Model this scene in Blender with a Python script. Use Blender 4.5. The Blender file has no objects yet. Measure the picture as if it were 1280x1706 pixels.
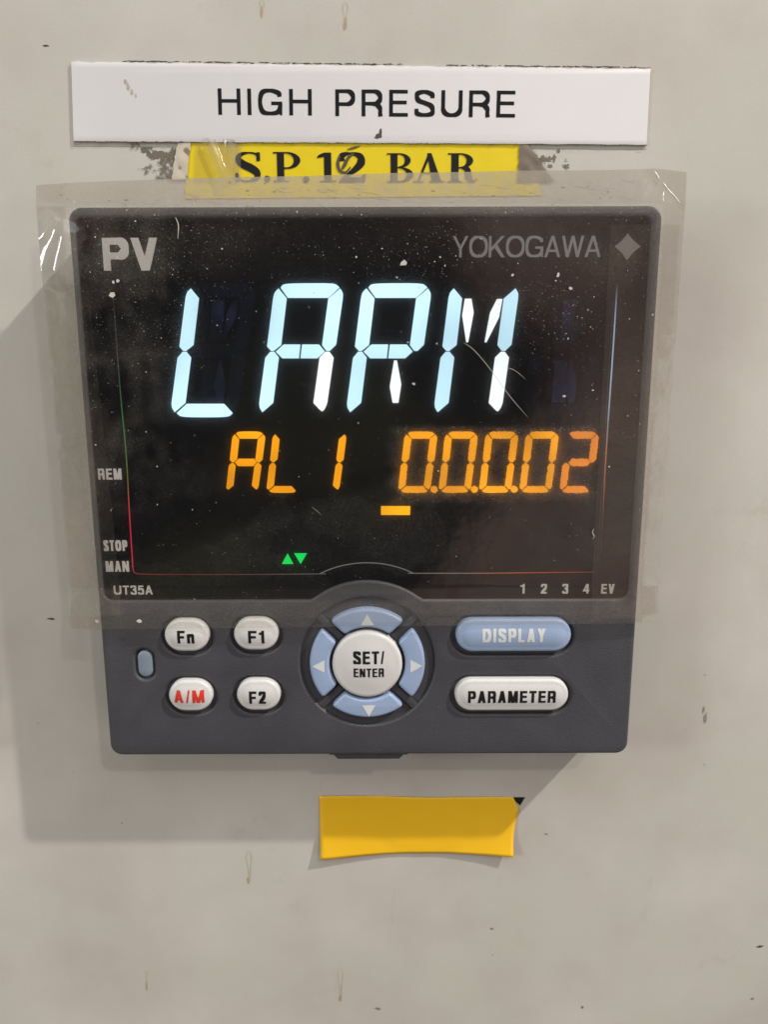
import bpy, math, random
from mathutils import Vector, Euler, noise

# ------------------------------------------------------------------ camera, world, lamps, exposure
S = 0.001                                   # everything below is written in millimetres
scene = bpy.context.scene
col = scene.collection
CAM = Vector((2.7932, -137.8647, 22.7511))
ROT = Euler((math.radians(78.91544), math.radians(0.16413), math.radians(-0.07616)), 'XYZ')
FPX = 1240.0
cd = bpy.data.cameras.new('camera')
cam = bpy.data.objects.new('camera', cd); col.objects.link(cam)
cam.location = CAM * S; cam.rotation_euler = ROT
cd.sensor_fit = 'VERTICAL'; cd.sensor_height = 24.0; cd.sensor_width = 18.0
cd.lens = 24.0 * FPX / 1706.0
cd.clip_start = 0.002; cd.clip_end = 50.0
scene.camera = cam

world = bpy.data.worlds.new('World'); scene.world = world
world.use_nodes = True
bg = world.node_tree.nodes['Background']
wn, wl = world.node_tree.nodes, world.node_tree.links      # dim surroundings; added brown and olive patches give the display glass its reflections
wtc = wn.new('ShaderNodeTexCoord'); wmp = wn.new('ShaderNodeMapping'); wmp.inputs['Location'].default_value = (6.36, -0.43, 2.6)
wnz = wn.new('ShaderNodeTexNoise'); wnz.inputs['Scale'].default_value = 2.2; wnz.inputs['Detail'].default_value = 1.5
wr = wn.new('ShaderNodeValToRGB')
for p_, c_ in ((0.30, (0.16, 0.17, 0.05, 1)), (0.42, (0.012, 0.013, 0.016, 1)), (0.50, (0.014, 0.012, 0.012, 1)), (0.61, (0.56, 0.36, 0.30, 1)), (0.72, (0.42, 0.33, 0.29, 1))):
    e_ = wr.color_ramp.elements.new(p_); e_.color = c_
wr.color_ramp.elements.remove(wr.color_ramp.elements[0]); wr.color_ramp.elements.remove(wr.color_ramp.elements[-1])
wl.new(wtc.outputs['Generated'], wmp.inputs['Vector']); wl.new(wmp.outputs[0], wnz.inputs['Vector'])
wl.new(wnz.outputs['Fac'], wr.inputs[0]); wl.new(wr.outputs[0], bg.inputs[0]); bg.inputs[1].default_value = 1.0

def lamp(name, direction, dist, size, power, color, size_y=None):
    l = bpy.data.lights.new(name, 'AREA')
    l.energy = power; l.color = color
    if size_y: l.shape = 'RECTANGLE'; l.size = size; l.size_y = size_y
    else: l.shape = 'DISK'; l.size = size
    o = bpy.data.objects.new(name, l); col.objects.link(o)
    d = Vector(direction).normalized()
    o.location = d * dist
    o.rotation_euler = d.to_track_quat('Z', 'Y').to_euler()
    return o
lamp('key_lamp', (22.3, -11.0, 24.4), 1.5, 0.036, 22.5, (1.0, 0.935, 0.86))
lamp('work_lamp', (6.1, -11.0, 9.2), 1.3, 0.05, 2.6, (1.0, 0.94, 0.86))
lamp('overhead_fill_light', (0.05, -0.62, 1.0), 1.5, 1.5, 8.6, (0.93, 0.985, 0.985), 0.9)  # added soft fill from above, stands for no particular fitting
lamp('left_fill_light', (-1.0, -0.62, 0.25), 1.4, 1.1, 2.9, (0.88, 1.0, 0.94), 1.1)  # added soft fill from the left side
lamp('added_glint_light', (-0.83, -0.516, 0.2), 1.4, 0.20, 5.0, (0.93, 1.0, 0.97), 0.26)  # added small light that makes the film's pucker glint
lamp('right_fill_light', (1.0, -0.6, -0.35), 1.5, 1.1, 3.7, (0.93, 0.98, 0.99), 1.1)  # added soft fill from low on the right

scene.view_settings.view_transform = 'Standard'
scene.view_settings.look = 'None'
scene.view_settings.exposure = 0.0
scene.view_settings.gamma = 1.0
scene.render.engine = 'CYCLES'
scene.cycles.transparent_max_bounces = 32
scene.cycles.max_bounces = 8

rnd = random.Random(7)
RM = ROT.to_matrix()
def P(px, py, y):
    """point of the plane at depth y (mm) seen at pixel px, py of the photograph -> (x, z) in mm"""
    d = RM @ Vector(((px - 640) / FPX, -(py - 853) / FPX, -1.0))
    t = (y - CAM.y) / d.y
    q = CAM + d * t
    return (q.x, q.z)

# ------------------------------------------------------------------ materials
def new_mat(name):
    m = bpy.data.materials.new(name); m.use_nodes = True
    return m, m.node_tree.nodes, m.node_tree.links, m.node_tree.nodes['Principled BSDF']

def plastic(name, color, rough=0.45, bump=0.0, bscale=4000, var=0.06, spec=0.5, sss=0.0):
    m, n, l, b = new_mat(name)
    b.inputs['Roughness'].default_value = rough
    b.inputs['Specular IOR Level'].default_value = spec
    tc = n.new('ShaderNodeTexCoord')
    nz = n.new('ShaderNodeTexNoise'); nz.inputs['Scale'].default_value = 160; nz.inputs['Detail'].default_value = 6
    l.new(tc.outputs['Object'], nz.inputs['Vector'])
    mx = n.new('ShaderNodeMix'); mx.data_type = 'RGBA'
    mx.inputs[6].default_value = (*[c * (1 - var) for c in color], 1)
    mx.inputs[7].default_value = (*[min(1, c * (1 + var)) for c in color], 1)
    l.new(nz.outputs['Fac'], mx.inputs[0]); l.new(mx.outputs[2], b.inputs['Base Color'])
    mr = n.new('ShaderNodeMapRange'); mr.inputs[3].default_value = rough * 0.85; mr.inputs[4].default_value = rough * 1.2
    l.new(nz.outputs['Fac'], mr.inputs[0]); l.new(mr.outputs[0], b.inputs['Roughness'])
    if bump:
        n2 = n.new('ShaderNodeTexNoise'); n2.inputs['Scale'].default_value = bscale; n2.inputs['Detail'].default_value = 2
        l.new(tc.outputs['Object'], n2.inputs['Vector'])
        bp = n.new('ShaderNodeBump'); bp.inputs['Strength'].default_value = bump; bp.inputs['Distance'].default_value = 0.0001
        l.new(n2.outputs['Fac'], bp.inputs['Height']); l.new(bp.outputs[0], b.inputs['Normal'])
    if sss:
        b.inputs['Subsurface Weight'].default_value = sss
        b.inputs['Subsurface Radius'].default_value = (1, 1, 1)
        b.inputs['Subsurface Scale'].default_value = 0.0006
    return m

def emission(name, color, strength, spread=0.25, scale=120):
    """a lit (or barely lit) figure of the display: glows behind the same glossy black face"""
    m, n, l, b = new_mat(name)
    b.inputs['Base Color'].default_value = (0.0022, 0.0024, 0.0036, 1); b.inputs['Roughness'].default_value = 0.035
    tc = n.new('ShaderNodeTexCoord'); nz = n.new('ShaderNodeTexNoise')
    nz.inputs['Scale'].default_value = scale; nz.inputs['Detail'].default_value = 1
    mr = n.new('ShaderNodeMapRange'); mr.inputs[1].default_value = 0.3; mr.inputs[2].default_value = 0.7
    mr.inputs[3].default_value = strength * (1 - spread); mr.inputs[4].default_value = strength * (1 + spread)
    b.inputs['Emission Color'].default_value = (*color, 1)
    l.new(tc.outputs['Object'], nz.inputs['Vector']); l.new(nz.outputs['Fac'], mr.inputs[0])
    l.new(mr.outputs[0], b.inputs['Emission Strength'])
    return m

def paint_mat():
    m, n, l, b = new_mat('aged_cream_paint')
    tc = n.new('ShaderNodeTexCoord')
    def nz(scale, detail, rough=0.6, stretch=None):
        t = n.new('ShaderNodeTexNoise'); t.inputs['Scale'].default_value = scale
        t.inputs['Detail'].default_value = detail; t.inputs['Roughness'].default_value = rough
        if stretch:
            mp = n.new('ShaderNodeMapping'); mp.inputs['Scale'].default_value = stretch
            l.new(tc.outputs['Object'], mp.inputs['Vector']); l.new(mp.outputs[0], t.inputs['Vector'])
        else: l.new(tc.outputs['Object'], t.inputs['Vector'])
        return t
    def ramp(src, p0, p1, c0=(0, 0, 0, 1), c1=(1, 1, 1, 1)):
        r = n.new('ShaderNodeValToRGB'); r.color_ramp.elements[0].position = p0; r.color_ramp.elements[1].position = p1
        r.color_ramp.elements[0].color = c0; r.color_ramp.elements[1].color = c1
        l.new(src, r.inputs[0]); return r.outputs[0]
    def mix(f, a, c, mode='MIX', fac=None):
        x = n.new('ShaderNodeMix'); x.data_type = 'RGBA'; x.blend_type = mode
        if fac is not None: x.inputs[0].default_value = fac
        else: l.new(f, x.inputs[0])
        for k, v in ((6, a), (7, c)):
            if isinstance(v, tuple): x.inputs[k].default_value = v
            else: l.new(v, x.inputs[k])
        return x.outputs[2]
    c = mix(ramp(nz(22, 4).outputs['Fac'], 0.36, 0.66), (0.455, 0.426, 0.392, 1), (0.545, 0.522, 0.488, 1))
    c = mix(ramp(nz(41, 3).outputs['Color'], 0.46, 0.66), c, (0.482, 0.482, 0.435, 1))
    c = mix(ramp(nz(75, 6, 0.7).outputs['Fac'], 0.60, 0.80), c, (0.435, 0.408, 0.368, 1))
    c = mix(ramp(nz(150, 5, 0.65, (1, 1, 0.35)).outputs['Fac'], 0.65, 0.85), c, (0.40, 0.375, 0.33, 1))
    sp = n.new('ShaderNodeTexVoronoi'); sp.inputs['Scale'].default_value = 260
    l.new(tc.outputs['Object'], sp.inputs['Vector'])
    spot = n.new('ShaderNodeMath'); spot.operation = 'MULTIPLY'
    l.new(ramp(sp.outputs['Distance'], 0.05, 0.10, (1, 1, 1, 1), (0, 0, 0, 1)), spot.inputs[0])
    l.new(ramp(nz(130, 2).outputs['Fac'], 0.64, 0.70), spot.inputs[1])
    c = mix(spot.outputs[0], c, (0.26, 0.23, 0.19, 1))
    fine = nz(2600, 3)
    c = mix(fine.outputs['Fac'], c, c, 'MULTIPLY')  if False else c
    fm = ramp(fine.outputs['Fac'], 0.25, 0.75, (0.95, 0.95, 0.95, 1), (1.03, 1.03, 1.03, 1))
    c = mix(None, c, fm, 'MULTIPLY', 1.0)
    l.new(c, b.inputs['Base Color'])
    b.inputs['Roughness'].default_value = 0.42; b.inputs['Specular IOR Level'].default_value = 0.35
    bp = n.new('ShaderNodeBump'); bp.inputs['Strength'].default_value = 0.10; bp.inputs['Distance'].default_value = 0.00015
    l.new(nz(520, 3).outputs['Fac'], bp.inputs['Height']); l.new(bp.outputs[0], b.inputs['Normal'])
    return m

def film_mat(name, tint, dirt, gloss_rough=0.055, noise_gain=1.0, scatter=0.075):
    """clear plastic: what it lets through, what its dirt scatters (attribute haze), a thin sheen"""
    m = bpy.data.materials.new(name); m.use_nodes = True
    n, l = m.node_tree.nodes, m.node_tree.links
    n.clear()
    out = n.new('ShaderNodeOutputMaterial')
    tr = n.new('ShaderNodeBsdfTransparent'); tr.inputs[0].default_value = (*tint, 1)
    df = n.new('ShaderNodeBsdfDiffuse'); df.inputs[0].default_value = (*dirt, 1)
    tl = n.new('ShaderNodeBsdfTranslucent'); tl.inputs[0].default_value = (*dirt, 1)
    sc = n.new('ShaderNodeMixShader'); sc.inputs[0].default_value = 0.42
    l.new(df.outputs[0], sc.inputs[1]); l.new(tl.outputs[0], sc.inputs[2])
    at = n.new('ShaderNodeAttribute'); at.attribute_name = 'haze'
    tc = n.new('ShaderNodeTexCoord')
    nz = n.new('ShaderNodeTexNoise'); nz.inputs['Scale'].default_value = 420; nz.inputs['Detail'].default_value = 7; nz.inputs['Roughness'].default_value = 0.72
    mp = n.new('ShaderNodeMapping'); mp.inputs['Rotation'].default_value = (0, 0.5, 0); mp.inputs['Scale'].default_value = (0.5, 1, 1)
    l.new(tc.outputs['Object'], mp.inputs['Vector']); l.new(mp.outputs[0], nz.inputs['Vector'])
    mr = n.new('ShaderNodeMapRange'); mr.inputs[1].default_value = 0.28; mr.inputs[2].default_value = 0.72
    mr.inputs[3].default_value = 1 - 0.45 * noise_gain; mr.inputs[4].default_value = 1 + 0.45 * noise_gain
    l.new(nz.outputs['Fac'], mr.inputs[0])
    g2 = n.new('ShaderNodeTexNoise'); g2.inputs['Scale'].default_value = 2300; g2.inputs['Detail'].default_value = 4; g2.inputs['Roughness'].default_value = 0.8
    l.new(tc.outputs['Object'], g2.inputs['Vector'])
    m2 = n.new('ShaderNodeMapRange'); m2.inputs[1].default_value = 0.40; m2.inputs[2].default_value = 0.70
    m2.inputs[3].default_value = 1 - 0.5 * noise_gain; m2.inputs[4].default_value = 1 + 1.0 * noise_gain
    l.new(g2.outputs['Fac'], m2.inputs[0])
    m3 = n.new('ShaderNodeMath'); m3.operation = 'MULTIPLY'; l.new(mr.outputs[0], m3.inputs[0]); l.new(m2.outputs[0], m3.inputs[1])
    # the dirtier the sheet, the less the grain shows
    sat = n.new('ShaderNodeMapRange'); sat.inputs[1].default_value = 0.05; sat.inputs[2].default_value = 0.40; sat.inputs[3].default_value = 1.0; sat.inputs[4].default_value = 0.20
    l.new(at.outputs['Fac'], sat.inputs[0])
    gm = n.new('ShaderNodeMix'); gm.data_type = 'FLOAT'; gm.inputs[2].default_value = 1.0
    l.new(sat.outputs[0], gm.inputs[0]); l.new(m3.outputs[0], gm.inputs[3])
    mu = n.new('ShaderNodeMath'); mu.operation = 'MULTIPLY'; mu.use_clamp = True
    l.new(at.outputs['Fac'], mu.inputs[0]); l.new(gm.outputs[0], mu.inputs[1])
    fw = n.new('ShaderNodeBsdfTranslucent'); fw.inputs['Color'].default_value = (*tint, 1)   # light spread forward by the sheet
    ft = n.new('ShaderNodeMixShader'); fa = n.new('ShaderNodeAttribute'); fa.attribute_name = 'frost'
    fm_ = n.new('ShaderNodeMath'); fm_.operation = 'MULTIPLY_ADD'; fm_.use_clamp = True; fm_.inputs[2].default_value = scatter
    mf = n.new('ShaderNodeMath'); mf.operation = 'MULTIPLY_ADD'; mf.inputs[1].default_value = 0.22; mf.inputs[2].default_value = 0.78; l.new(m2.outputs[0], mf.inputs[0])
    l.new(fa.outputs['Fac'], fm_.inputs[0]); l.new(mf.outputs[0], fm_.inputs[1]); l.new(fm_.outputs[0], ft.inputs[0])
    l.new(tr.outputs[0], ft.inputs[1]); l.new(fw.outputs[0], ft.inputs[2])
    mx = n.new('ShaderNodeMixShader')
    l.new(mu.outputs[0], mx.inputs[0]); l.new(ft.outputs[0], mx.inputs[1]); l.new(sc.outputs[0], mx.inputs[2])
    gl = n.new('ShaderNodeBsdfGlossy'); gl.inputs['Roughness'].default_value = gloss_rough
    ge = n.new('ShaderNodeNewGeometry')                     # the same on both faces of the sheet
    dt = n.new('ShaderNodeVectorMath'); dt.operation = 'DOT_PRODUCT'
    l.new(ge.outputs['Normal'], dt.inputs[0]); l.new(ge.outputs['Incoming'], dt.inputs[1])
    ab = n.new('ShaderNodeMath'); ab.operation = 'ABSOLUTE'; l.new(dt.outputs['Value'], ab.inputs[0])
    om = n.new('ShaderNodeMath'); om.operation = 'SUBTRACT'; om.inputs[0].default_value = 1.0; l.new(ab.outputs[0], om.inputs[1])
    pw = n.new('ShaderNodeMath'); pw.operation = 'POWER'; pw.inputs[1].default_value = 5.0; l.new(om.outputs[0], pw.inputs[0])
    fr = n.new('ShaderNodeMath'); fr.operation = 'MULTIPLY_ADD'; fr.inputs[1].default_value = 0.90; fr.inputs[2].default_value = 0.045
    l.new(pw.outputs[0], fr.inputs[0])
    bp = n.new('ShaderNodeBump'); bp.inputs['Strength'].default_value = 0.45; bp.inputs['Distance'].default_value = 0.0002
    n2 = n.new('ShaderNodeTexNoise'); n2.inputs['Scale'].default_value = 150; n2.inputs['Detail'].default_value = 3
    l.new(tc.outputs['Object'], n2.inputs['Vector']); l.new(n2.outputs['Fac'], bp.inputs['Height']); l.new(bp.outputs[0], gl.inputs['Normal'])
    fin = n.new('ShaderNodeMixShader')
    l.new(fr.outputs[0], fin.inputs[0]); l.new(mx.outputs[0], fin.inputs[1]); l.new(gl.outputs[0], fin.inputs[2])
    l.new(fin.outputs[0], out.inputs[0])
    return m

def leak_mat():
    """light escaping along the edge of the display: colours run along the line (attribute Col)"""
    m = bpy.data.materials.new('edge_light'); m.use_nodes = True
    n, l = m.node_tree.nodes, m.node_tree.links
    n.clear()
    out = n.new('ShaderNodeOutputMaterial'); e = n.new('ShaderNodeEmission'); a = n.new('ShaderNodeAttribute'); a.attribute_name = 'Col'
    e.inputs[1].default_value = 1.0
    l.new(a.outputs['Color'], e.inputs[0]); l.new(e.outputs[0], out.inputs[0])
    return m

def sticker_mat(name, c0, c1, rough=0.4, stain=None):
    m, n, l, b = new_mat(name)
    tc = n.new('ShaderNodeTexCoord')
    nz = n.new('ShaderNodeTexNoise'); nz.inputs['Scale'].default_value = 120; nz.inputs['Detail'].default_value = 6; nz.inputs['Roughness'].default_value = 0.65
    l.new(tc.outputs['Object'], nz.inputs['Vector'])
    mx = n.new('ShaderNodeMix'); mx.data_type = 'RGBA'; mx.inputs[6].default_value = (*c0, 1); mx.inputs[7].default_value = (*c1, 1)
    l.new(nz.outputs['Fac'], mx.inputs[0])
    c = mx.outputs[2]
    if stain:
        at = n.new('ShaderNodeAttribute'); at.attribute_name = 'haze'
        n3 = n.new('ShaderNodeTexNoise'); n3.inputs['Scale'].default_value = 260; n3.inputs['Detail'].default_value = 5
        l.new(tc.outputs['Object'], n3.inputs['Vector'])
        ad = n.new('ShaderNodeMath'); ad.operation = 'ADD'; l.new(at.outputs['Fac'], ad.inputs[0]); l.new(n3.outputs['Fac'], ad.inputs[1])
        r = n.new('ShaderNodeMapRange'); r.inputs[1].default_value = 0.95; r.inputs[2].default_value = 1.12; r.inputs[4].default_value = 0.75
        l.new(ad.outputs[0], r.inputs[0])
        m2 = n.new('ShaderNodeMix'); m2.data_type = 'RGBA'; m2.inputs[7].default_value = (*stain, 1)
        l.new(r.outputs[0], m2.inputs[0]); l.new(c, m2.inputs[6]); c = m2.outputs[2]
    l.new(c, b.inputs['Base Color']); b.inputs['Roughness'].default_value = rough
    return m

M = {}
M['paint'] = paint_mat()
M['grey'] = plastic('slate_grey_plastic', (0.051, 0.052, 0.061), 0.44, 0.9, 4200, 0.16, 0.45)
M['dark_grey'] = plastic('dark_grey_plastic', (0.030, 0.030, 0.036), 0.5, 0.2, 5200, 0.1, 0.4)
M['gasket'] = plastic('black_rubber', (0.008, 0.008, 0.009), 0.6)
M['glass'] = plastic('black_display_glass', (0.0022, 0.0024, 0.0036), 0.035, 0, 4000, 0.3, 0.5)
M['white_key'] = plastic('white_key_plastic', (0.60, 0.60, 0.595), 0.40, 0.2, 3000, 0.06, 0.5, 0.3)
M['blue_key'] = plastic('pale_blue_key_plastic', (0.285, 0.375, 0.55), 0.40, 0.2, 3000, 0.07, 0.5, 0.25)
M['led'] = plastic('smoked_lens', (0.19, 0.235, 0.29), 0.3, 0, 4000, 0.1, 0.5)
M['ink_black'] = plastic('black_ink', (0.010, 0.010, 0.011), 0.55, 0, 4000, 0.4, 0.2)
M['ink_red'] = plastic('red_ink', (0.62, 0.035, 0.022), 0.45, 0, 4000, 0.1)
M['ink_pale'] = plastic('pale_print', (0.60, 0.62, 0.64), 0.5, 0, 4000, 0.05)
M['print_light'] = plastic('light_grey_print', (0.46, 0.45, 0.44), 0.5, 0, 4000, 0.08)
M['print_grey'] = plastic('mid_grey_print', (0.17, 0.17, 0.18), 0.5, 0, 4000, 0.08)
M['white_plate'] = plastic('white_label_plastic', (0.655, 0.645, 0.665), 0.33, 0.1, 900, 0.02, 0.45)
M['engraving'] = plastic('black_engraving', (0.010, 0.010, 0.012), 0.75, 0, 4000, 0.4, 0.15)
M['grime'] = plastic('dark_grime', (0.075, 0.062, 0.050), 0.8, 0, 4000, 0.5)
M['residue'] = plastic('glue_residue', (0.165, 0.14, 0.112), 0.75, 0.5, 1800, 0.6)
M['drip'] = plastic('brown_drip', (0.425, 0.382, 0.318), 0.5, 0, 4000, 0.3)
M['bead'] = plastic('brown_drip_bead', (0.36, 0.30, 0.225), 0.5, 0, 4000, 0.3)
M['scuff'] = plastic('grey_scuff', (0.22, 0.20, 0.175), 0.6, 0, 4000, 0.4)
M['dust'] = plastic('pale_dust', (0.50, 0.485, 0.46), 0.8, 0, 4000, 0.3)
M['dim_dust'] = plastic('dull_dust', (0.20, 0.19, 0.175), 0.8, 0, 4000, 0.4)
M['crease'] = plastic('painted_crease_highlight', (0.74, 0.72, 0.69), 0.25, 0, 4000, 0.1)  # highlight on the film's creases, put into a pale colour
M['yellow_print'] = sticker_mat('lemon_label_tape', (0.70, 0.53, 0.008), (0.76, 0.60, 0.018), 0.38, (0.33, 0.27, 0.012))
M['yellow'] = sticker_mat('amber_sticker_vinyl', (0.79, 0.455, 0.010), (0.84, 0.50, 0.018), 0.42)
M['folded'] = sticker_mat('grubby_tape_end', (0.42, 0.36, 0.28), (0.62, 0.57, 0.49), 0.5, (0.10, 0.07, 0.05))
M['brown_fold'] = sticker_mat('brown_tape_end', (0.085, 0.065, 0.05), (0.24, 0.195, 0.16), 0.5)
M['film'] = film_mat('dirty_clear_film', (0.975, 0.965, 0.945), (0.47, 0.435, 0.385))
M['tape'] = film_mat('clear_tape', (0.97, 0.96, 0.94), (0.52, 0.49, 0.44), 0.10, 0.6, 0.0)
M['white_seg'] = emission('white_lcd_light', (0.56, 0.85, 1.0), 1.22, 0.22, 60)
M['hot_seg'] = emission('bright_white_lcd_light', (0.90, 0.97, 1.0), 1.25, 0.12, 60)
M['ghost_seg'] = emission('unlit_lcd_glow', (0.28, 0.42, 1.0), 0.020, 0.9, 130)
M['ghost_faint'] = emission('unlit_lcd_faint_glow', (0.25, 0.45, 1.0), 0.005, 0.7, 90)
M['amber_seg'] = emission('amber_lcd_light', (1.0, 0.375, 0.005), 1.08, 0.24, 90)
M['amber_dim'] = emission('hazy_amber_lcd_light', (1.0, 0.30, 0.022), 0.86, 0.12, 70)
M['amber_bar'] = emission('amber_bar_light', (1.0, 0.44, 0.004), 1.05, 0.2, 120)
M['green_seg'] = emission('green_lcd_light', (0.0, 0.85, 0.12), 1.0, 0.1, 120)
M['leak'] = leak_mat()

# ------------------------------------------------------------------ builders
ORG = {}
def W(o): return ORG.get(o.name, Vector((0, 0, 0))) if o else Vector((0, 0, 0))

def thing(name, loc, label, cat, group=None):
    o = bpy.data.objects.new(name, None); col.objects.link(o)
    o.location = Vector(loc) * S; o.empty_display_size = 0.01
    ORG[o.name] = Vector(loc)
    o['label'] = label; o['category'] = cat
    if group: o['group'] = group
    return o

def obj(name, verts, faces, mat, parent=None, smooth=None, org=None, attrs=None, label=None):
    me = bpy.data.meshes.new(name)
    o = bpy.data.objects.new(name, me)
    pw = W(parent)
    if org is None:
        if parent: org = pw
        else:
            n = max(1, len(verts)); org = Vector((sum(v[0] for v in verts) / n, max(v[1] for v in verts), sum(v[2] for v in verts) / n))
    org = Vector(org)
    me.from_pydata([tuple((Vector(v) - org) * S) for v in verts], [], faces)
    me.update()
    me.materials.append(mat)
    if smooth is not None:
        for p in me.polygons: p.use_smooth = True
        me.set_sharp_from_angle(angle=math.radians(smooth))
    if attrs:
        for k, vals in attrs.items():
            if k == 'Col':
                a = me.color_attributes.new('Col', 'FLOAT_COLOR', 'POINT')
                for i, v in enumerate(vals): a.data[i].color = v
            else:
                a = me.attributes.new(k, 'FLOAT', 'POINT'); a.data.foreach_set('value', vals)
    col.objects.link(o)
    o.location = (org - pw) * S
    if parent: o.parent = parent
    ORG[o.name] = org
    if label: o['label'] = label
    return o

def from_curve(setup):
    c = bpy.data.curves.new('tmp', 'FONT' if setup.get('text') is not None else 'CURVE')
    if setup.get('text') is not None:
        c.body = setup['text']; c.size = 10.0; c.offset = setup.get('weight', 0.0); c.space_character = setup.get('spacing', 1.0)
        c.resolution_u = 6; c.fill_mode = 'FRONT'
    else:
        c.dimensions = '2D'; c.fill_mode = setup.get('fill', 'BOTH')
        c.extrude = setup['extrude']; c.bevel_depth = setup.get('bevel', 0.0); c.bevel_resolution = setup.get('bres', 3); c.offset = -setup.get('bevel', 0.0)
        for loop in setup['loops']:
            s = c.splines.new('POLY'); s.points.add(len(loop) - 1)
            for p, (x, z) in zip(s.points, loop): p.co = (x, z, 0, 1)
            s.use_cyclic_u = True
    o = bpy.data.objects.new('tmp', c); col.objects.link(o)
    dg = bpy.context.evaluated_depsgraph_get(); dg.update()
    me = bpy.data.meshes.new_from_object(o.evaluated_get(dg))
    vs = [tuple(v.co) for v in me.vertices]; fs = [tuple(p.vertices) for p in me.polygons]
    bpy.data.objects.remove(o); bpy.data.curves.remove(c); bpy.data.meshes.remove(me)
    return vs, fs

def slab(loops, y_back, y_front, bevel=0.0, bres=3):
    """2-D outline with holes, solid from y_back (wall side) to y_front (towards the viewer)"""
    half = abs(y_front - y_back) / 2
    vs, fs = from_curve(dict(loops=loops, extrude=half - bevel, bevel=bevel, bres=bres))
    mid = (y_front + y_back) / 2
    # weld
    key, out, mp = {}, [], []
    for (x, z, d) in vs:
        k = (round(x, 4), round(z, 4), round(d, 4))
        if k not in key: key[k] = len(out); out.append((x, mid - d, z))
        mp.append(key[k])
    f2 = []
    for f in fs:
        g = []
        for i in f:
            j = mp[i]
            if not g or g[-1] != j: g.append(j)
        if len(g) > 1 and g[0] == g[-1]: g.pop()
        if len(g) >= 3 and len(set(g)) == len(g): f2.append(g)
    return out, f2

def rrect(x0, z0, x1, z1, r, n=6):
    pts = []
    for cx, cz, a0 in ((x1 - r, z1 - r, 0), (x0 + r, z1 - r, 90), (x0 + r, z0 + r, 180), (x1 - r, z0 + r, 270)):
        for k in range(n + 1):
            a = math.radians(a0 + 90 * k / n); pts.append((cx + r * math.cos(a), cz + r * math.sin(a)))
    return pts

def stadium(cx, cz, hw, hh, n=12):
    if hw >= hh:
        L, r = hw - hh, hh
        return [(cx + L + r * math.cos(math.radians(-90 + 180 * k / n)), cz + r * math.sin(math.radians(-90 + 180 * k / n))) for k in range(n + 1)] + \
               [(cx - L + r * math.cos(math.radians(90 + 180 * k / n)), cz + r * math.sin(math.radians(90 + 180 * k / n))) for k in range(n + 1)]
    return [(cx + (z - cz), cz + (x - cx)) for (x, z) in stadium(cx, cz, hh, hw, n)][::-1]

def circle(cx, cz, r, n=48):
    return [(cx + r * math.cos(2 * math.pi * k / n), cz + r * math.sin(2 * math.pi * k / n)) for k in range(n)]

def dome(outline, y_base, y_top, crown, edge=0.9):
    """key cap: straight side, rounded shoulder of width edge, gently crowned top"""
    cx = sum(p[0] for p in outline) / len(outline); cz = sum(p[1] for p in outline) / len(outline)
    n = len(outline)
    zmax = max(abs(p[1] - cz) for p in outline); 
    hw = max(abs(p[0] - cx) for p in outline); L = max(0, hw - zmax)
    vs, fs = [], []
    def ring(inset, y):
        base = len(vs)
        s = max(0.0, 1 - inset / zmax)
        for (x, z) in outline:
            dx = x - cx; c = max(-L, min(L, dx))
            vs.append((cx + c + (dx - c) * s, y, cz + (z - cz) * s))
        return base
    rings = [ring(0, y_base)]
    yt = y_top
    steps = 6
    for k in range(steps + 1):
        a = math.pi / 2 * k / steps
        rings.append(ring(edge * (1 - math.cos(a)), yt + edge * 0.75 * (1 - math.sin(a))))
    for k in range(1, 6):
        s = k / 6
        i = edge + (zmax - edge) * s
        rings.append(ring(min(i, zmax * 0.985), yt - crown * (1 - (1 - s) ** 2)))
    for a, b in zip(rings, rings[1:]):
        for k in range(n):
            fs.append((a + k, a + (k + 1) % n, b + (k + 1) % n, b + k))
    fs.append(tuple(rings[-1] + k for k in range(n)))
    return vs, fs

def poly(pts, y):
    return [(x, y, z) for (x, z) in pts], [tuple(range(len(pts)))]

def mitre(path, w, wh=None):
    """polyline stroke with mitred corners; wh is the thickness of its level runs"""
    wh = w if wh is None else wh
    vs, fs = [], []
    m = len(path)
    def nrm(a, b):
        dx, dz = b[0] - a[0], b[1] - a[1]; d = math.hypot(dx, dz) or 1e-9
        t = w * abs(dz) / d + wh * abs(dx) / d
        return (-dz / d, dx / d, t / 2)
    for i, p in enumerate(path):
        n1 = nrm(path[max(0, i - 1)], path[max(1, i)]) if i else nrm(path[0], path[1])
        n2 = nrm(path[i], path[i + 1]) if i < m - 1 else n1
        bx, bz = n1[0] + n2[0], n1[1] + n2[1]; d = math.hypot(bx, bz) or 1e-9
        bx /= d; bz /= d
        c = max(0.45, bx * n1[0] + bz * n1[1]); h = (n1[2] + n2[2]) / 2 / c
        vs += [(p[0] + bx * h, p[1] + bz * h), (p[0] - bx * h, p[1] - bz * h)]
    for i in range(m - 1): fs.append((2 * i, 2 * i + 1, 2 * i + 3, 2 * i + 2))
    return vs, fs

def arc(cx, cz, rx, rz, a0, a1, n=14, e=2.35):
    out = []
    for k in range(n + 1):
        a = math.radians(a0 + (a1 - a0) * k / n); c, s_ = math.cos(a), math.sin(a)
        out.append((cx + rx * math.copysign(abs(c) ** (2 / e), c), cz + rz * math.copysign(abs(s_) ** (2 / e), s_)))
    return out

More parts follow.
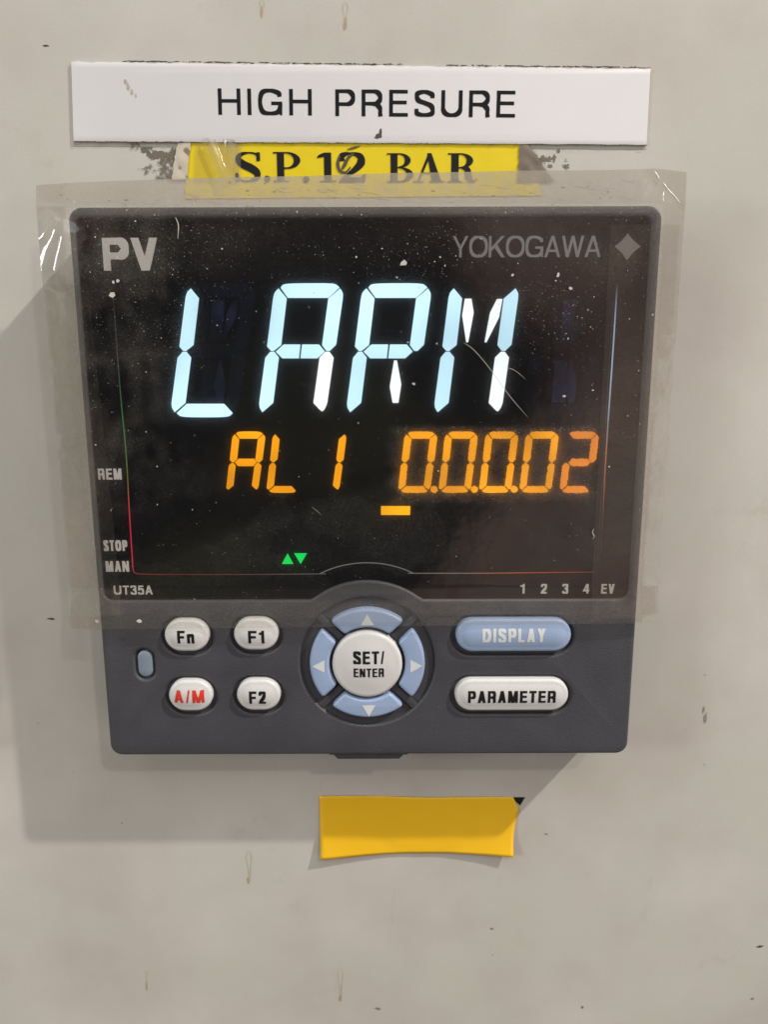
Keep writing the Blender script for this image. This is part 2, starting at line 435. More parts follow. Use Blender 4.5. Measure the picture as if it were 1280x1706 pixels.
def smooth(pts, n=6):
    out, m = [], len(pts)
    for i in range(m - 1):
        p0, p1, p2, p3 = pts[max(0, i - 1)], pts[i], pts[i + 1], pts[min(m - 1, i + 2)]
        for k in range(n + (1 if i == m - 2 else 0)):
            t = k / n
            out.append(tuple(0.5 * (2 * p1[a] + (p2[a] - p0[a]) * t + (2 * p0[a] - 5 * p1[a] + 4 * p2[a] - p3[a]) * t * t + (3 * p1[a] - p0[a] - 3 * p2[a] + p3[a]) * t ** 3) for a in (0, 1)))
    return out

CAPW = dict(H=.72, I=.2, G=.77, P=.66, R=.70, E=.63, S=.67, U=.71, V=.68, Y=.67, O=.80, K=.70, A=.70, W=.96, M=.84, N=.73, T=.62, D=.72, L=.56, F=.60, n=.56)
CAPW.update({'1': .36, '2': .56, '3': .56, '4': .58, '5': .56, '/': .30, ' ': .3})
def sans(ch, W, w, wh):
    """one plain upright letter, cap height 1, width W, stems w, bars wh -> list of (points, faces)"""
    L, R, B, T = w / 2, W - w / 2, wh / 2, 1 - wh / 2
    rect = lambda x0, z0, x1, z1: ([(x0, z0), (x1, z0), (x1, z1), (x0, z1)], [(0, 1, 2, 3)])
    quad = lambda *p: (list(p), [(0, 1, 2, 3)])
    d = w * 1.10
    if ch == 'H': return [rect(0, 0, w, 1), rect(W - w, 0, W, 1), rect(w, .53 - wh / 2, W - w, .53 + wh / 2)]
    if ch == 'I': return [rect(0, 0, W, 1)]
    if ch == 'E': return [rect(0, 0, w, 1), rect(w, 1 - wh, W * .98, 1), rect(w, .53 - wh / 2, W * .93, .53 + wh / 2), rect(w, 0, W, wh)]
    if ch == 'F': return [rect(0, 0, w, 1), rect(w, 1 - wh, W, 1), rect(w, .51 - wh / 2, W * .90, .51 + wh / 2)]
    if ch == 'L': return [rect(0, 0, w, 1), rect(w, 0, W, wh)]
    if ch == 'T': return [rect(W / 2 - w / 2, 0, W / 2 + w / 2, 1 - wh), rect(0, 1 - wh, W, 1)]
    if ch == 'A':
        c = W / 2
        return [quad((0, 0), (d, 0), (c + d * .52, 1), (c - d * .52, 1)), quad((W - d, 0), (W, 0), (c + d * .52, 1), (c - d * .52, 1)), rect(W * .22, .30 - wh / 2, W * .78, .30 + wh / 2)]
    if ch == 'V':
        c = W / 2
        return [quad((c - d * .52, 0), (c + d * .52, 0), (d, 1), (0, 1)), quad((c - d * .52, 0), (c + d * .52, 0), (W, 1), (W - d, 1))]
    if ch == 'W':
        out = []
        for a, b in ((0, .27), (.5, .27), (.5, .73), (1, .73)):
            xa = a * (W - d); xb = b * W - d / 2
            out.append(quad((xb, 0), (xb + d, 0), (xa + d, 1), (xa, 1)))
        return out
    if ch == 'M':
        c = W / 2
        return [rect(0, 0, w, 1), rect(W - w, 0, W, 1), quad((c - d * .5, 0), (c + d * .5, 0), (d * 1.15, 1), (0, 1)), quad((c - d * .5, 0), (c + d * .5, 0), (W, 1), (W - d * 1.15, 1))]
    if ch == 'N': return [rect(0, 0, w, 1), rect(W - w, 0, W, 1), quad((W - d * 1.1, 0), (W, 0), (d * 1.1, 1), (0, 1))]
    if ch == 'K': return [rect(0, 0, w, 1), quad((w * .9, .27), (W * .98, 1), (W * .98 - d * 1.25, 1), (w * .9, .27 + d * 1.35)), quad((W - d * 1.25, 0), (W, 0), (W * .28 + d * 1.0, .68), (W * .30, .50))]
    if ch == 'Y':
        c = W / 2
        return [rect(c - w / 2, 0, c + w / 2, .44), quad((c - w / 2, .40), (c + w / 2, .40), (d, 1), (0, 1)), quad((c - w / 2, .40), (c + w / 2, .40), (W, 1), (W - d, 1))]
    if ch == 'O': return [mitre(arc(W / 2, .5, (W - w) / 2, (1 - wh) / 2, 90, 450, 40), w, wh)]
    if ch == 'U': return [mitre([(L, 1)] + arc(W / 2, .36, (W - w) / 2, .36 - B, 180, 360, 20) + [(R, 1)], w, wh)]
    if ch == 'D': return [rect(0, 0, w, 1), mitre([(w * .9, T)] + arc(W * .45, .5, R - W * .45, .5 - B, 90, -90, 22, 2.2) + [(w * .9, B)], w, wh)]
    if ch in 'PR':
        mid = .475 if ch == 'R' else .45
        zc = (T + mid) / 2; rz = (T - mid) / 2; rr = R if ch == 'P' else R - .02 * W
        out = [rect(0, 0, w, 1), mitre([(w * .9, T)] + arc(W * .58, zc, rr - W * .58, rz, 90, -90, 18, 2.1) + [(w * .9, mid)], w, wh)]
        if ch == 'R': out.append(mitre(smooth([(W * .52, mid), (W * .74, mid - .04), (R - .03 * W, .30), (R - .02 * W, .12), (R, 0)]), w, wh))
        return out
    if ch == 'S': return [mitre(smooth([(R - .02 * W, .70), (R - .05 * W, .84), (W / 2, T), (L + .06 * W, .87), (L + .02 * W, .73), (L + .12 * W, .60), (W / 2, .52), (R - .10 * W, .42), (R, .28), (R - .05 * W, .12), (W / 2, B), (L + .05 * W, .12), (L, .30)]), w, wh)]
    if ch == 'G': return [mitre(smooth([(R - .03 * W, .70), (R - .08 * W, .84), (W * .52, T), (L + .10 * W, .86), (L, .5), (L + .10 * W, .14), (W * .50, B), (R - .10 * W, .13), (R - .01 * W, .34), (R - .01 * W, .45)]), w, wh), rect(W * .54, .45 - wh / 2, W - w * .05, .45 + wh / 2), rect(W - w * .72, 0, W - w * .05, .42)]
    if ch == 'n': return [rect(0, 0, w, .74), mitre(smooth([(L + .02, .48), (L + .10 * W, .62), (W * .56, .755 - wh / 2), (R - .03 * W, .60), (R, .44), (R, 0)]), w, wh)]
    if ch == '1': return [rect(W - w, 0, W, 1), quad((0, .70), (W - w * .5, .74), (W - w * .5, 1), (W - w * .9, .92)), rect(0, .70, W - w * .5, .70 + wh * .95)]
    if ch == '2': return [mitre(smooth([(L, .68), (L + .04 * W, .86), (W / 2, T), (R - .04 * W, .87), (R, .71), (R - .14 * W, .49), (W * .38, .27), (L + .03, wh * .5)]), w, wh), rect(0, 0, W, wh)]
    if ch == '3': return [mitre(smooth([(L, .73), (L + .06 * W, .89), (W / 2, T), (R - .07 * W, .89), (R - .04 * W, .72), (W * .68, .56), (W * .40, .53)]), w, wh), mitre(smooth([(W * .40, .53), (W * .70, .51), (R, .30), (R - .06 * W, .11), (W / 2, B), (L + .05 * W, .11), (L, .28)]), w, wh)]
    if ch == '4': return [rect(W * .56, 0, W * .56 + w, 1), quad((0, .22 + wh * .2), (w * .8, .22), (W * .56 + w * .6, 1), (W * .56 - w * .2, 1)), rect(0, .22, W, .22 + wh)]
    if ch == '5': return [rect(W * .14, 1 - wh, W * .95, 1), quad((W * .02, .46), (W * .02 + w * .9, .46), (W * .12 + w, 1), (W * .12, 1)), mitre(smooth([(L, .50), (W * .3, .61), (W * .55, .635), (R - .03 * W, .53), (R, .34), (R - .06 * W, .12), (W / 2, B), (L + .05 * W, .11), (L, .27)]), w, wh)]
    if ch == '/': return [quad((0, 0), (w * .62, 0), (W, 1), (W - w * .62, 1))]
    return []

def refine(v, f, n):
    """split every four-sided face n x n so that print can follow a rounded key"""
    V, F = [], []
    for g in f:
        a, b, c, d = (v[i] for i in g); o = len(V)
        for j in range(n + 1):
            for i in range(n + 1):
                u, t = i / n, j / n
                V.append(tuple((a[k] * (1 - u) + b[k] * u) * (1 - t) + (d[k] * (1 - u) + c[k] * u) * t for k in (0, 1)))
        for j in range(n):
            for i in range(n): k = o + j * (n + 1) + i; F.append((k, k + 1, k + n + 2, k + n + 1))
    return V, F

def text(name, s, box, y, mat, parent, weight=0.14, gap=0.16, rot=0.0, surf=None, label=None, plane=None, bar=0.88):
    """plain lettering fitted to a box given in photograph pixels (left, top, right, bottom) on the plane y"""
    pl = y if plane is None else plane
    x0, z0 = P(box[0], box[3], pl); x1, z1 = P(box[2], box[1], pl)
    h = z1 - z0; w = weight; wh = weight * bar
    nat = sum(w if c == 'I' else CAPW[c] for c in s) + gap * (len(s) - 1)
    fixed = sum(w for c in s if c == 'I')
    k = ((x1 - x0) / h - fixed) / (nat - fixed)
    parts, cx, lay = [], 0.0, 0
    cr, sr = math.cos(rot), math.sin(rot)
    xm, zm = (x0 + x1) / 2, (z0 + z1) / 2
    for c in s:
        cw = w if c == 'I' else CAPW[c] * k
        for v, f in sans(c, cw, w, wh):
            out = []
            for px, pz in v:
                x = x0 + (cx + px) * h - xm; z = z0 + pz * h - zm
                x, z = xm + x * cr - z * sr, zm + x * sr + z * cr
                out.append((x, z))
            if surf: out, f = refine(out, f, 6)
            parts.append(([(x, (surf(x, z) if surf else y) - 0.0025 * lay, z) for x, z in out], f)); lay = (lay + 1) % 5
        cx += cw + gap * k
    v, f = merge(parts)
    return obj(name, v, f, mat, parent, label=label)

def ribbon(pts, widths, n=8):
    """variable width stroke along a smooth path -> quads (x, z)"""
    path, wid = [], []
    m = len(pts)
    for i in range(m - 1):
        p0 = pts[max(0, i - 1)]; p1 = pts[i]; p2 = pts[i + 1]; p3 = pts[min(m - 1, i + 2)]
        for k in range(n + (1 if i == m - 2 else 0)):
            t = k / n
            q = tuple(0.5 * (2 * p1[a] + (p2[a] - p0[a]) * t + (2 * p0[a] - 5 * p1[a] + 4 * p2[a] - p3[a]) * t * t + (3 * p1[a] - p0[a] - 3 * p2[a] + p3[a]) * t ** 3) for a in (0, 1))
            path.append(q); wid.append(widths[i] + (widths[i + 1] - widths[i]) * t)
    vs, fs = [], []
    for i, (x, z) in enumerate(path):
        a = path[max(0, i - 1)]; b = path[min(len(path) - 1, i + 1)]
        dx, dz = b[0] - a[0], b[1] - a[1]; d = math.hypot(dx, dz) or 1
        nx, nz = -dz / d * wid[i] / 2, dx / d * wid[i] / 2
        vs += [(x + nx, z + nz), (x - nx, z - nz)]
    for i in range(len(path) - 1): fs.append((2 * i, 2 * i + 1, 2 * i + 3, 2 * i + 2))
    return vs, fs

def merge(parts):
    V, F = [], []
    for v, f in parts:
        b = len(V); V += list(v); F += [tuple(i + b for i in g) for g in f]
    return V, F

def blob(cx, cz, rx, rz, y, r=rnd, n=9, jag=0.35):
    ph = r.random() * 6.28
    pts = []
    for k in range(n):
        a = ph + 2 * math.pi * k / n; q = 1 + r.uniform(-jag, jag)
        pts.append((cx + rx * q * math.cos(a), cz + rz * q * math.sin(a)))
    return poly(pts, y)

# ------------------------------------------------------------------ the steel panel
box_v, box_f = [], []
for (x, z) in ((-420, -460), (420, -460), (420, 420), (-420, 420)): box_v += [(x, 0, z), (x, 2.0, z)]
box_f = [(0, 2, 4, 6), (7, 5, 3, 1), (1, 3, 2, 0), (3, 5, 4, 2), (5, 7, 6, 4), (7, 1, 0, 6)]
panel = obj('steel_panel', box_v, box_f, M['paint'], None, org=(0, 0, 0))
panel['kind'] = 'structure'
# drips run down the paint: a pale loop ending in a darker bead
for (px, y0, y1, w, full) in ((414, 1418, 1470, 8, 1), (244, 1618, 1646, 5, 0), (567, 1612, 1666, 8, 1), (436, 0, 26, 7, 1), (575, 4, 46, 8, 1)):
    xa, za = P(px, y0, 0); xb, zb = P(px, y1, 0); wmm = P(px + w, y0, 0)[0] - xa
    parts = []
    H = za - zb
    if full:
        for sgn in (-1, 1):
            v, f = ribbon([(xa + sgn * wmm * 0.15, za), (xa + sgn * wmm * 0.55, za - H * 0.2), (xa + sgn * wmm * 0.3, za - H * 0.5), (xa + sgn * 0.04, zb + H * 0.12)], [0.08, 0.26, 0.20, 0.30], 4)
            parts.append(([(x, -0.02 - 0.003 * sgn, z) for x, z in v], f))
    else:
        v, f = ribbon([(xa, za), (xa - 0.1, (za + zb) / 2), (xb, zb)], [0.55, 0.3, 0.5], 4)
        parts.append(([(x, -0.02, z) for x, z in v], f))
    v, f = merge(parts)
    dm = obj('drip_mark', v, f, M['drip'], panel)
    v, f = blob(xb, zb + 0.5, wmm * 0.40, 0.95, -0.03)
    obj('drip_bead', v, f, M['bead'], dm)
for (px, py, rx, rz) in ((629, 1680, 0.55, 0.32), (1268, 1577, 0.9, 0.25), (972, 1678, 0.25, 0.4), (820, 1547, 0.3, 0.3), (84, 1032, 0.9, 0.22), (909, 1390, 0.35, 0.2), (1176, 1196, 0.22, 1.2), (1174, 1182, 0.15, 1.0), (77, 78, 0.6, 0.15), (1255, 1664, 0.3, 0.35)):
    x, z = P(px, py, 0)
    v, f = merge([blob(x + rnd.uniform(-.3, .3), z + rnd.uniform(-.2, .2), rx * rnd.uniform(.5, 1), rz * rnd.uniform(.5, 1), -0.02 - 0.004 * k) for k in range(3)])
    obj('scuff_mark', v, f, M['scuff'] if rx < 0.5 or rz > 0.3 else M['grime'], panel)

# ------------------------------------------------------------------ white engraved plate
pc = [P(118, 103, -0.4), P(1085, 115, -0.4), P(1078, 241, -0.4), P(122, 235, -0.4)]
pm = (sum(p[0] for p in pc) / 4, sum(p[1] for p in pc) / 4)
plate = thing('label_plate', (pm[0], 0, pm[1]), 'long white engraved plate reading HIGH PRESURE in black letters', 'label plate')
prot = math.atan2(pc[1][1] - pc[0][1], pc[1][0] - pc[0][0]) * 0.9
# plate body with slightly chipped top edge
def edge(a, b, n, amp):
    return [(a[0] + (b[0] - a[0]) * k / n + (rnd.uniform(-amp, amp) if 0 < k < n else 0) * 0.3, a[1] + (b[1] - a[1]) * k / n + (rnd.uniform(-amp, amp) if 0 < k < n else 0)) for k in range(n)]
# drawn anticlockwise
loop = edge(pc[3], pc[2], 60, 0.05) + edge(pc[2], pc[1], 14, 0.03) + edge(pc[1], pc[0], 90, 0.10) + edge(pc[0], pc[3], 14, 0.05)
v, f = slab([loop], -0.06, -0.40, 0.02, 1)
obj('plate_body', v, f, M['white_plate'], plate, 40)
v, f = slab([[(pc[3][0] - 0.2, pc[3][1] - 0.75), (pc[2][0] + 0.1, pc[2][1] - 0.65), (pc[1][0] + 0.25, pc[1][1] - 0.3), (pc[0][0], pc[0][1] - 0.2)]], -0.012, -0.06)
M['adhesive'] = plastic('grey_adhesive', (0.40, 0.375, 0.33), 0.5, 0.3, 1500, 0.25)
obj('adhesive_backing', v, f, M['adhesive'], plate)
# grime packed along the edges
parts = []
for k in range(520):
    t = rnd.random(); 
    if rnd.random() < 0.72:
        if noise.noise((t * 9, 3.1, 0)) < -0.15 and t > 0.5: continue
        x = pc[0][0] + (pc[1][0] - pc[0][0]) * t; z = pc[0][1] + (pc[1][1] - pc[0][1]) * t
        if t < 0.09: continue
        parts.append(blob(x, z + 0.20 + rnd.uniform(-.08, .07), rnd.uniform(.12, .60), rnd.uniform(.03, .11), -0.37 - 0.12 * rnd.random(), n=7))
    else:
        x = pc[3][0] + (pc[2][0] - pc[3][0]) * t; z = pc[3][1] + (pc[2][1] - pc[3][1]) * t
        parts.append(blob(x, z - 0.10 + rnd.uniform(-.10, .10), rnd.uniform(.06, .35), rnd.uniform(.03, .08), -0.37 - 0.12 * rnd.random(), n=6))
v, f = merge(parts)
g = obj('edge_grime', v, f, M['grime'], plate); g['kind'] = 'stuff'
text('lettering', 'HIGH', (364, 147.5, 519, 192), -0.43, M['engraving'], plate, 0.156, 0.22, prot * 0.8)
text('lettering', 'PRESURE', (559, 149.5, 860, 195), -0.43, M['engraving'], plate, 0.156, 0.22, prot * 0.8)
mp_ = []
for (px, py, rx, rz) in ((208, 136, .35, .5), (213, 144, .3, .5), (219, 153, .22, .45), (226, 160, .14, .3)):
    x, z = P(px, py, -0.43); mp_.append(blob(x, z, rx, rz, -0.43 - 0.004 * len(mp_)))
v, f = merge(mp_); obj('scrape_mark', v, f, M['adhesive'], plate)
mp_ = []
for (px, py, rx, rz) in ((631, 226, .50, .40), (634, 220, .22, .75), (627, 229, .4, .22)):
    x, z = P(px, py, -0.43); mp_.append(blob(x, z, rx, rz, -0.43 - 0.004 * len(mp_)))
v, f = merge(mp_); obj('edge_chip', v, f, M['grime'], plate)

# ------------------------------------------------------------------ yellow printed label tucked under the plate
yl = thing('printed_label', (-1.5, 0, 54), 'grubby yellow label printed S.P.12 BAR in black serif type', 'label')
a0, a1 = P(312, 226, -0.1), P(872, 230, -0.1)
b0, b1 = P(308, 331, -0.1), P(905, 326, -0.1)
nx, nz_ = 60, 16
vs, fs, hz = [], [], []
for j in range(nz_ + 1):
    t = j / nz_
    for i in range(nx + 1):
        u = i / nx
        x = (a0[0] + (a1[0] - a0[0]) * u) * (1 - t) + (b0[0] + (b1[0] - b0[0]) * u) * t
        z = (a0[1] + (a1[1] - a0[1]) * u) * (1 - t) + (b0[1] + (b1[1] - b0[1]) * u) * t
        if i in (0, nx): x += rnd.uniform(-.12, .12)
        vs.append((x, -0.10 - 0.05 * abs(noise.noise((x * .25, z * .5, 2))), z))
        top = max(0, 1 - (t * (a0[1] - b0[1])) / 2.6)
        hz.append(0.58 * top + 0.25 * noise.noise((x * .3, z * .3, 7)) - 0.02)
for j in range(nz_):
    for i in range(nx):
        k = j * (nx + 1) + i; fs.append((k, k + nx + 1, k + nx + 2, k + 1))
obj('label_tape', vs, fs, M['yellow_print'], yl, 60, attrs={'haze': hz})
# serif letters, each stroke in units of its own box
def glyph(ch):
    R = lambda x0, z0, x1, z1: ([(x0, z0), (x1, z0), (x1, z1), (x0, z1)], [(0, 1, 2, 3)])
    def bowl(x, zc, rx, rz, thick, thin, n=16):
        v, f = [], []
        for k in range(n + 1):
            a = math.radians(90 - 180 * k / n)
            v.append((x + rx * math.cos(a), zc + rz * math.sin(a)))
            v.append((x + (rx - thick) * math.cos(a), zc + (rz - thin) * math.sin(a)))
        for k in range(n): f.append((2 * k, 2 * k + 1, 2 * k + 3, 2 * k + 2))
        return v, f
    if ch == 'S':
        return [ribbon([(0.86, 0.74), (0.78, 0.93), (0.50, 0.975), (0.22, 0.90), (0.17, 0.73), (0.34, 0.58), (0.60, 0.46), (0.80, 0.31), (0.78, 0.13), (0.50, 0.03), (0.22, 0.06), (0.10, 0.22)],
                       [.06, .07, .05, .15, .24, .27, .28, .26, .18, .05, .06, .06]), R(.80, .70, .93, .99), R(.03, .01, .14, .30)]
    if ch == 'P':
        return [R(.14, .03, .40, .97), R(0, .955, .55, 1), R(0, 0, .56, .045), bowl(.5, .72, .5, .28, .24, .05), R(.38, .44, .52, .49)]
    if ch == '1':
        return [R(.36, .03, .74, 1), R(.12, 0, 1, .045), ([(0, .82), (.40, .86), (.40, 1.0), (.22, .96), (.04, .90)], [(0, 1, 2, 3, 4)])]
    if ch == '2':
        return [ribbon([(.16, .72), (.18, .90), (.46, .975), (.78, .88), (.82, .66), (.62, .44), (.34, .24), (.12, .07)], [.22, .20, .06, .22, .28, .20, .10, .07]),
                ([(.04, 0), (.94, 0), (1.0, .28), (.93, .28), (.80, .17), (.36, .19), (.10, .07)], [(0, 1, 2, 3, 4, 5, 6)])]
    if ch == 'B':
        return [R(.14, .03, .40, .97), R(0, .955, .5, 1), R(0, 0, .5, .045), bowl(.46, .755, .44, .245, .22, .045), bowl(.46, .265, .54, .265, .25, .045), R(.38, .495, .5, .535)]
    if ch == 'A':
        return [([(.10, .03), (.17, .03), (.53, .93), (.46, 1)], [(0, 1, 2, 3)]), ([(.58, .03), (.88, .03), (.56, 1), (.42, 1)], [(0, 1, 2, 3)]), R(0, 0, .30, .045), R(.50, 0, 1, .045), R(.24, .30, .66, .345)]
    if ch == 'R':
        return [R(.12, .03, .37, .97), R(0, .955, .45, 1), R(0, 0, .48, .045), bowl(.42, .745, .44, .255, .22, .045), R(.35, .485, .46, .53),
                ribbon([(.46, .51), (.66, .44), (.70, .22), (.78, .06), (.90, .04), (1.0, .12)], [.04, .20, .24, .16, .06, .04])]
for ch, bx in (('S', (391, 253, 436, 303)), ('P', (456, 253, 500, 303)), ('1', (529, 254, 560, 303)), ('2', (562, 254, 610, 304)),
               ('B', (645, 255, 689, 304)), ('A', (690, 255, 742, 304)), ('R', (746, 255, 796, 304))):
    x0, z0 = P(bx[0], bx[3], -0.2); x1, z1 = P(bx[2], bx[1], -0.2)
    parts = []
    for k, (v, f) in enumerate(glyph(ch)):
        parts.append(([(x0 + (x1 - x0) * p[0], -0.19 - 0.004 * k, z0 + (z1 - z0) * p[1]) for p in v], f))
    v, f = merge(parts); obj('letter', v, f, M['ink_black'], yl)
for (px, py) in ((445, 298), (510, 299)):
    x, z = P(px, py, -0.2); v, f = poly(circle(x, z, 0.55, 14), -0.19); obj('full_stop', v, f, M['ink_black'], yl)
# smudged old ink beside the 2
sm = []
for (pts, w) in (([(566, 259), (563, 272), (566, 284), (576, 287), (584, 278)], [.3, .55, .5, .35, .2]), ([(590, 256), (581, 262), (574, 275), (570, 282)], [.2, .5, .6, .3]), ([(578, 249), (590, 246), (600, 243)], [.12, .3, .12])):
    v, f = ribbon([P(a, b, -0.2) for a, b in pts], w, 5); sm.append(([(x, -0.225 - 0.004 * len(sm), z) for x, z in v], f))
v, f = merge(sm); obj('ink_smudge', v, f, M['grime'], yl)
# tape ends: left one torn and pale, right one folded over and brown
def flap(name, pix, depth, mat, hzv=0.4):
    n = 14
    vs, fs, hz = [], [], []
    q = [P(*p, -0.3) for p in pix]
    for j in range(n + 1):
        for i in range(n + 1):
            u, t = i / n, j / n
            x = (q[0][0] * (1 - u) + q[1][0] * u) * (1 - t) + (q[3][0] * (1 - u) + q[2][0] * u) * t
            z = (q[0][1] * (1 - u) + q[1][1] * u) * (1 - t) + (q[3][1] * (1 - u) + q[2][1] * u) * t
            if i in (0, n): x += rnd.uniform(-.18, .18)
            vs.append((x, -0.24 - depth * (0.5 + noise.noise((x * .6, z * .6, 1))) * (0.4 + u * (1 - u) * 3), z))
            hz.append(hzv + 0.6 * noise.noise((x * .9, z * .7, 4)))
    for j in range(n):
        for i in range(n): k = j * (n + 1) + i; fs.append((k, k + n + 1, k + n + 2, k + 1))
    return obj(name, vs, fs, mat, yl, 70, attrs={'haze': hz})
flap('torn_end', ((296, 232), (317, 231), (312, 299), (286, 300)), 0.10, M['folded'], 0.36)
flap('folded_end', ((868, 230), (874, 231), (925, 303), (862, 303)), 0.16, M['brown_fold'])
# loose clear tape over the left end, two creases with their glints painted into the haze
def tape_sheet(name, pix, parent, mat, yfun, hzf, n=26, m=20):
    vs, fs, hz = [], [], []
    q = [P(*p, -0.5) for p in pix]
    for j in range(m + 1):
        for i in range(n + 1):
            u, t = i / n, j / m
            x = (q[0][0] * (1 - u) + q[1][0] * u) * (1 - t) + (q[3][0] * (1 - u) + q[2][0] * u) * t
            z = (q[0][1] * (1 - u) + q[1][1] * u) * (1 - t) + (q[3][1] * (1 - u) + q[2][1] * u) * t
            vs.append((x, yfun(u, t, x, z), z)); hz.append(hzf(u, t, x, z))
    for j in range(m):
        for i in range(n): k = j * (n + 1) + i; fs.append((k, k + n + 1, k + n + 2, k + 1))
    return obj(name, vs, fs, mat, parent, 80, attrs={'haze': hz})
def crease(u, t, x, z):
    c1 = u - (0.28 + 0.42 * t); c2 = u - 0.72
    return -0.32 - 0.75 * math.exp(-(c1 / 0.10) ** 2) - 0.45 * math.exp(-(c2 / 0.09) ** 2) * (1 - t)
def crease_h(u, t, x, z):
    c1 = u - (0.30 + 0.42 * t); c2 = u - 0.80
    return 0.10 + 0.38 * math.exp(-(c1 / 0.07) ** 2) * (1 - 0.5 * t) + 0.30 * math.exp(-(c2 / 0.08) ** 2) * (1 - t) + 0.16 * (u > 0.4 + 0.4 * t)
tape_sheet('clear_tape', ((325, 231), (402, 232), (400, 303), (322, 303)), yl, M['tape'], crease, crease_h)

# glue left on the paint either side of the label
def residue(label, spots, org):
    parts = []
    for (px, py, rx, rz, n) in spots:
        x, z = P(px, py, 0)
        for k in range(n * 2):
            a = rnd.uniform(0, 6.28); d = rnd.random() ** 0.6
            parts.append(blob(x + rx * d * math.cos(a), z + rz * d * math.sin(a), rnd.uniform(.04, .34), rnd.uniform(.04, .30), -0.02 - 0.0004 * len(parts), n=8, jag=.45))
    v, f = merge(parts)
    o = obj('glue_residue', v, f, M['residue'], None, org=org)
    o['label'] = label; o['category'] = 'residue'; o['kind'] = 'stuff'; o['group'] = 'dirty glue patches beside the yellow label'
residue('smeared brown glue patch trailing down to the torn left end of the yellow label', ((236, 240, .7, .9, 16), (245, 250, .9, .9, 22), (256, 258, 1.0, .7, 22), (270, 260, 1.3, .8, 20), (280, 268, 1.5, 1.2, 30), (292, 258, 1.0, 1.4, 22), (270, 285, 1.2, 1.6, 14), (285, 292, .9, .8, 16), (247, 282, 1.8, 1.0, 6), (225, 242, .8, .8, 4)), P(265, 265, 0)[0:1] + (0,) + P(265, 265, 0)[1:2])
residue('scattered dark glue flecks by the brown folded right end of the yellow label', ((905, 268, .9, .7, 16), (915, 265, .5, .5, 6), (918, 277, .5, .2, 5), (924, 264, .2, .7, 7), (943, 275, .5, .9, 7), (931, 250, .15, .5, 4), (893, 262, .4, .3, 5), (900, 290, 1.0, .8, 5)), P(915, 268, 0)[0:1] + (0,) + P(915, 268, 0)[1:2])

# ------------------------------------------------------------------ blank amber sticker below
st = thing('blank_sticker', (10, 0, -70), 'blank amber yellow sticker with curling lower corners below the grey controller', 'sticker')
c0, c1, c2, c3 = P(532, 1326.5, -0.2), P(874, 1329, -0.2), P(855, 1424, -0.6), P(534, 1431, -1.0)
n, m = 48, 22
vs, fs = [], []
for j in range(m + 1):
    t = j / m
    for i in range(n + 1):
        u = i / n
        x = (c0[0] * (1 - u) + c1[0] * u) * (1 - t) + (c3[0] * (1 - u) + c2[0] * u) * t
        z = (c0[1] * (1 - u) + c1[1] * u) * (1 - t) + (c3[1] * (1 - u) + c2[1] * u) * t
        z += 0.72 * math.sin(math.pi * min(1, max(0, u))) ** 1.1 * t ** 3 + 0.10 * math.sin(u * 9) * (1 - t)
        x -= 0.7 * math.sin(math.pi * t) * u ** 8
        if t < 0.22 and u > 0.90: x -= (u - 0.90) / 0.10 * (0.22 - t) / 0.22 * 2.2
        curl = 0.80 * (t ** 3) * max(0, 1 - u / 0.45) ** 1.5 + 1.0 * (t ** 3) * max(0, (u - 0.6) / 0.4) ** 1.5
        vs.append((x, -0.16 - curl - 0.35 * t * t - 0.05 * math.sin(u * 11 + 1) - 0.09 * noise.noise((x * .22, z * .3, 6)) - 0.03 * noise.noise((x * .9, z * .9, 2)), z))
for j in range(m):
    for i in range(n): k = j * (n + 1) + i; fs.append((k, k + n + 1, k + n + 2, k + 1))
so = obj('sticker_sheet', vs, fs, M['yellow'], st, 60)
sm_ = so.modifiers.new('thickness', 'SOLIDIFY'); sm_.thickness = 0.00012; sm_.offset = 0
tri = [P(852, 1328.5, -0.1), P(875, 1328.5, -0.1), P(867, 1342, -0.1)]
v, f = slab([tri[::-1]], -0.02, -0.10); obj('black_backing', v, f, M['ink_black'], st)

# ------------------------------------------------------------------ the controller
YF = -11.0                                   # front face
ct = thing('panel_controller', (0, 0, -48), 'square slate grey panel controller with lit LARM display and white and blue keys', 'controller')
KX, KZ = -0.2, -29.85                        # middle of the key ring
YD = -10.55                                  # face of the black window
# window outline with the arch over the key ring
def window_loop(x0, z0, x1, z1, r, R):
    base = rrect(x0, z0, x1, z1, r)
    top = [p for p in base]                  # TR, TL, BL, BR corners, anticlockwise
    half = math.sqrt(R * R - (z0 - KZ) ** 2)
    a0 = math.degrees(math.atan2(z0 - KZ, -half)); a1 = math.degrees(math.atan2(z0 - KZ, half))
    arch = [(KX + R * math.cos(math.radians(a0 + (a1 - a0) * k / 24)), KZ + R * math.sin(math.radians(a0 + (a1 - a0) * k / 24))) for k in range(25)]
    arch[0] = (arch[0][0] - 0.25, z0); arch[-1] = (arch[-1][0] + 0.25, z0)
    return top[:21] + arch + top[21:]
WX0, WX1, WZ0, WZ1 = -47.0, 46.3, -18.0, 46.3
win = window_loop(WX0, WZ0, WX1, WZ1, 1.6, 15.4)
keys4 = {'Fn': (-32.45, -24.3), 'F1': (-20.05, -24.1), 'A/M': (-32.35, -35.8), 'F2': (-20.0, -35.7)}
KW, KH = 3.95, 2.95
wide = {'DISPLAY': (26.0, -24.45), 'PARAMETER': (26.0, -35.85)}
WW, WH = 10.3, 3.05
led_c = (-40.55, -30.1)
holes = [win, circle(KX, KZ, 12.2, 72), stadium(*led_c, 1.75, 2.95)]
for c in keys4.values(): holes.append(stadium(c[0] - 0.15, c[1] - 0.35, KW + 0.72, KH + 0.72))
for c in wide.values(): holes.append(stadium(c[0] - 0.15, c[1] - 0.35, WW + 0.72, WH + 0.72))
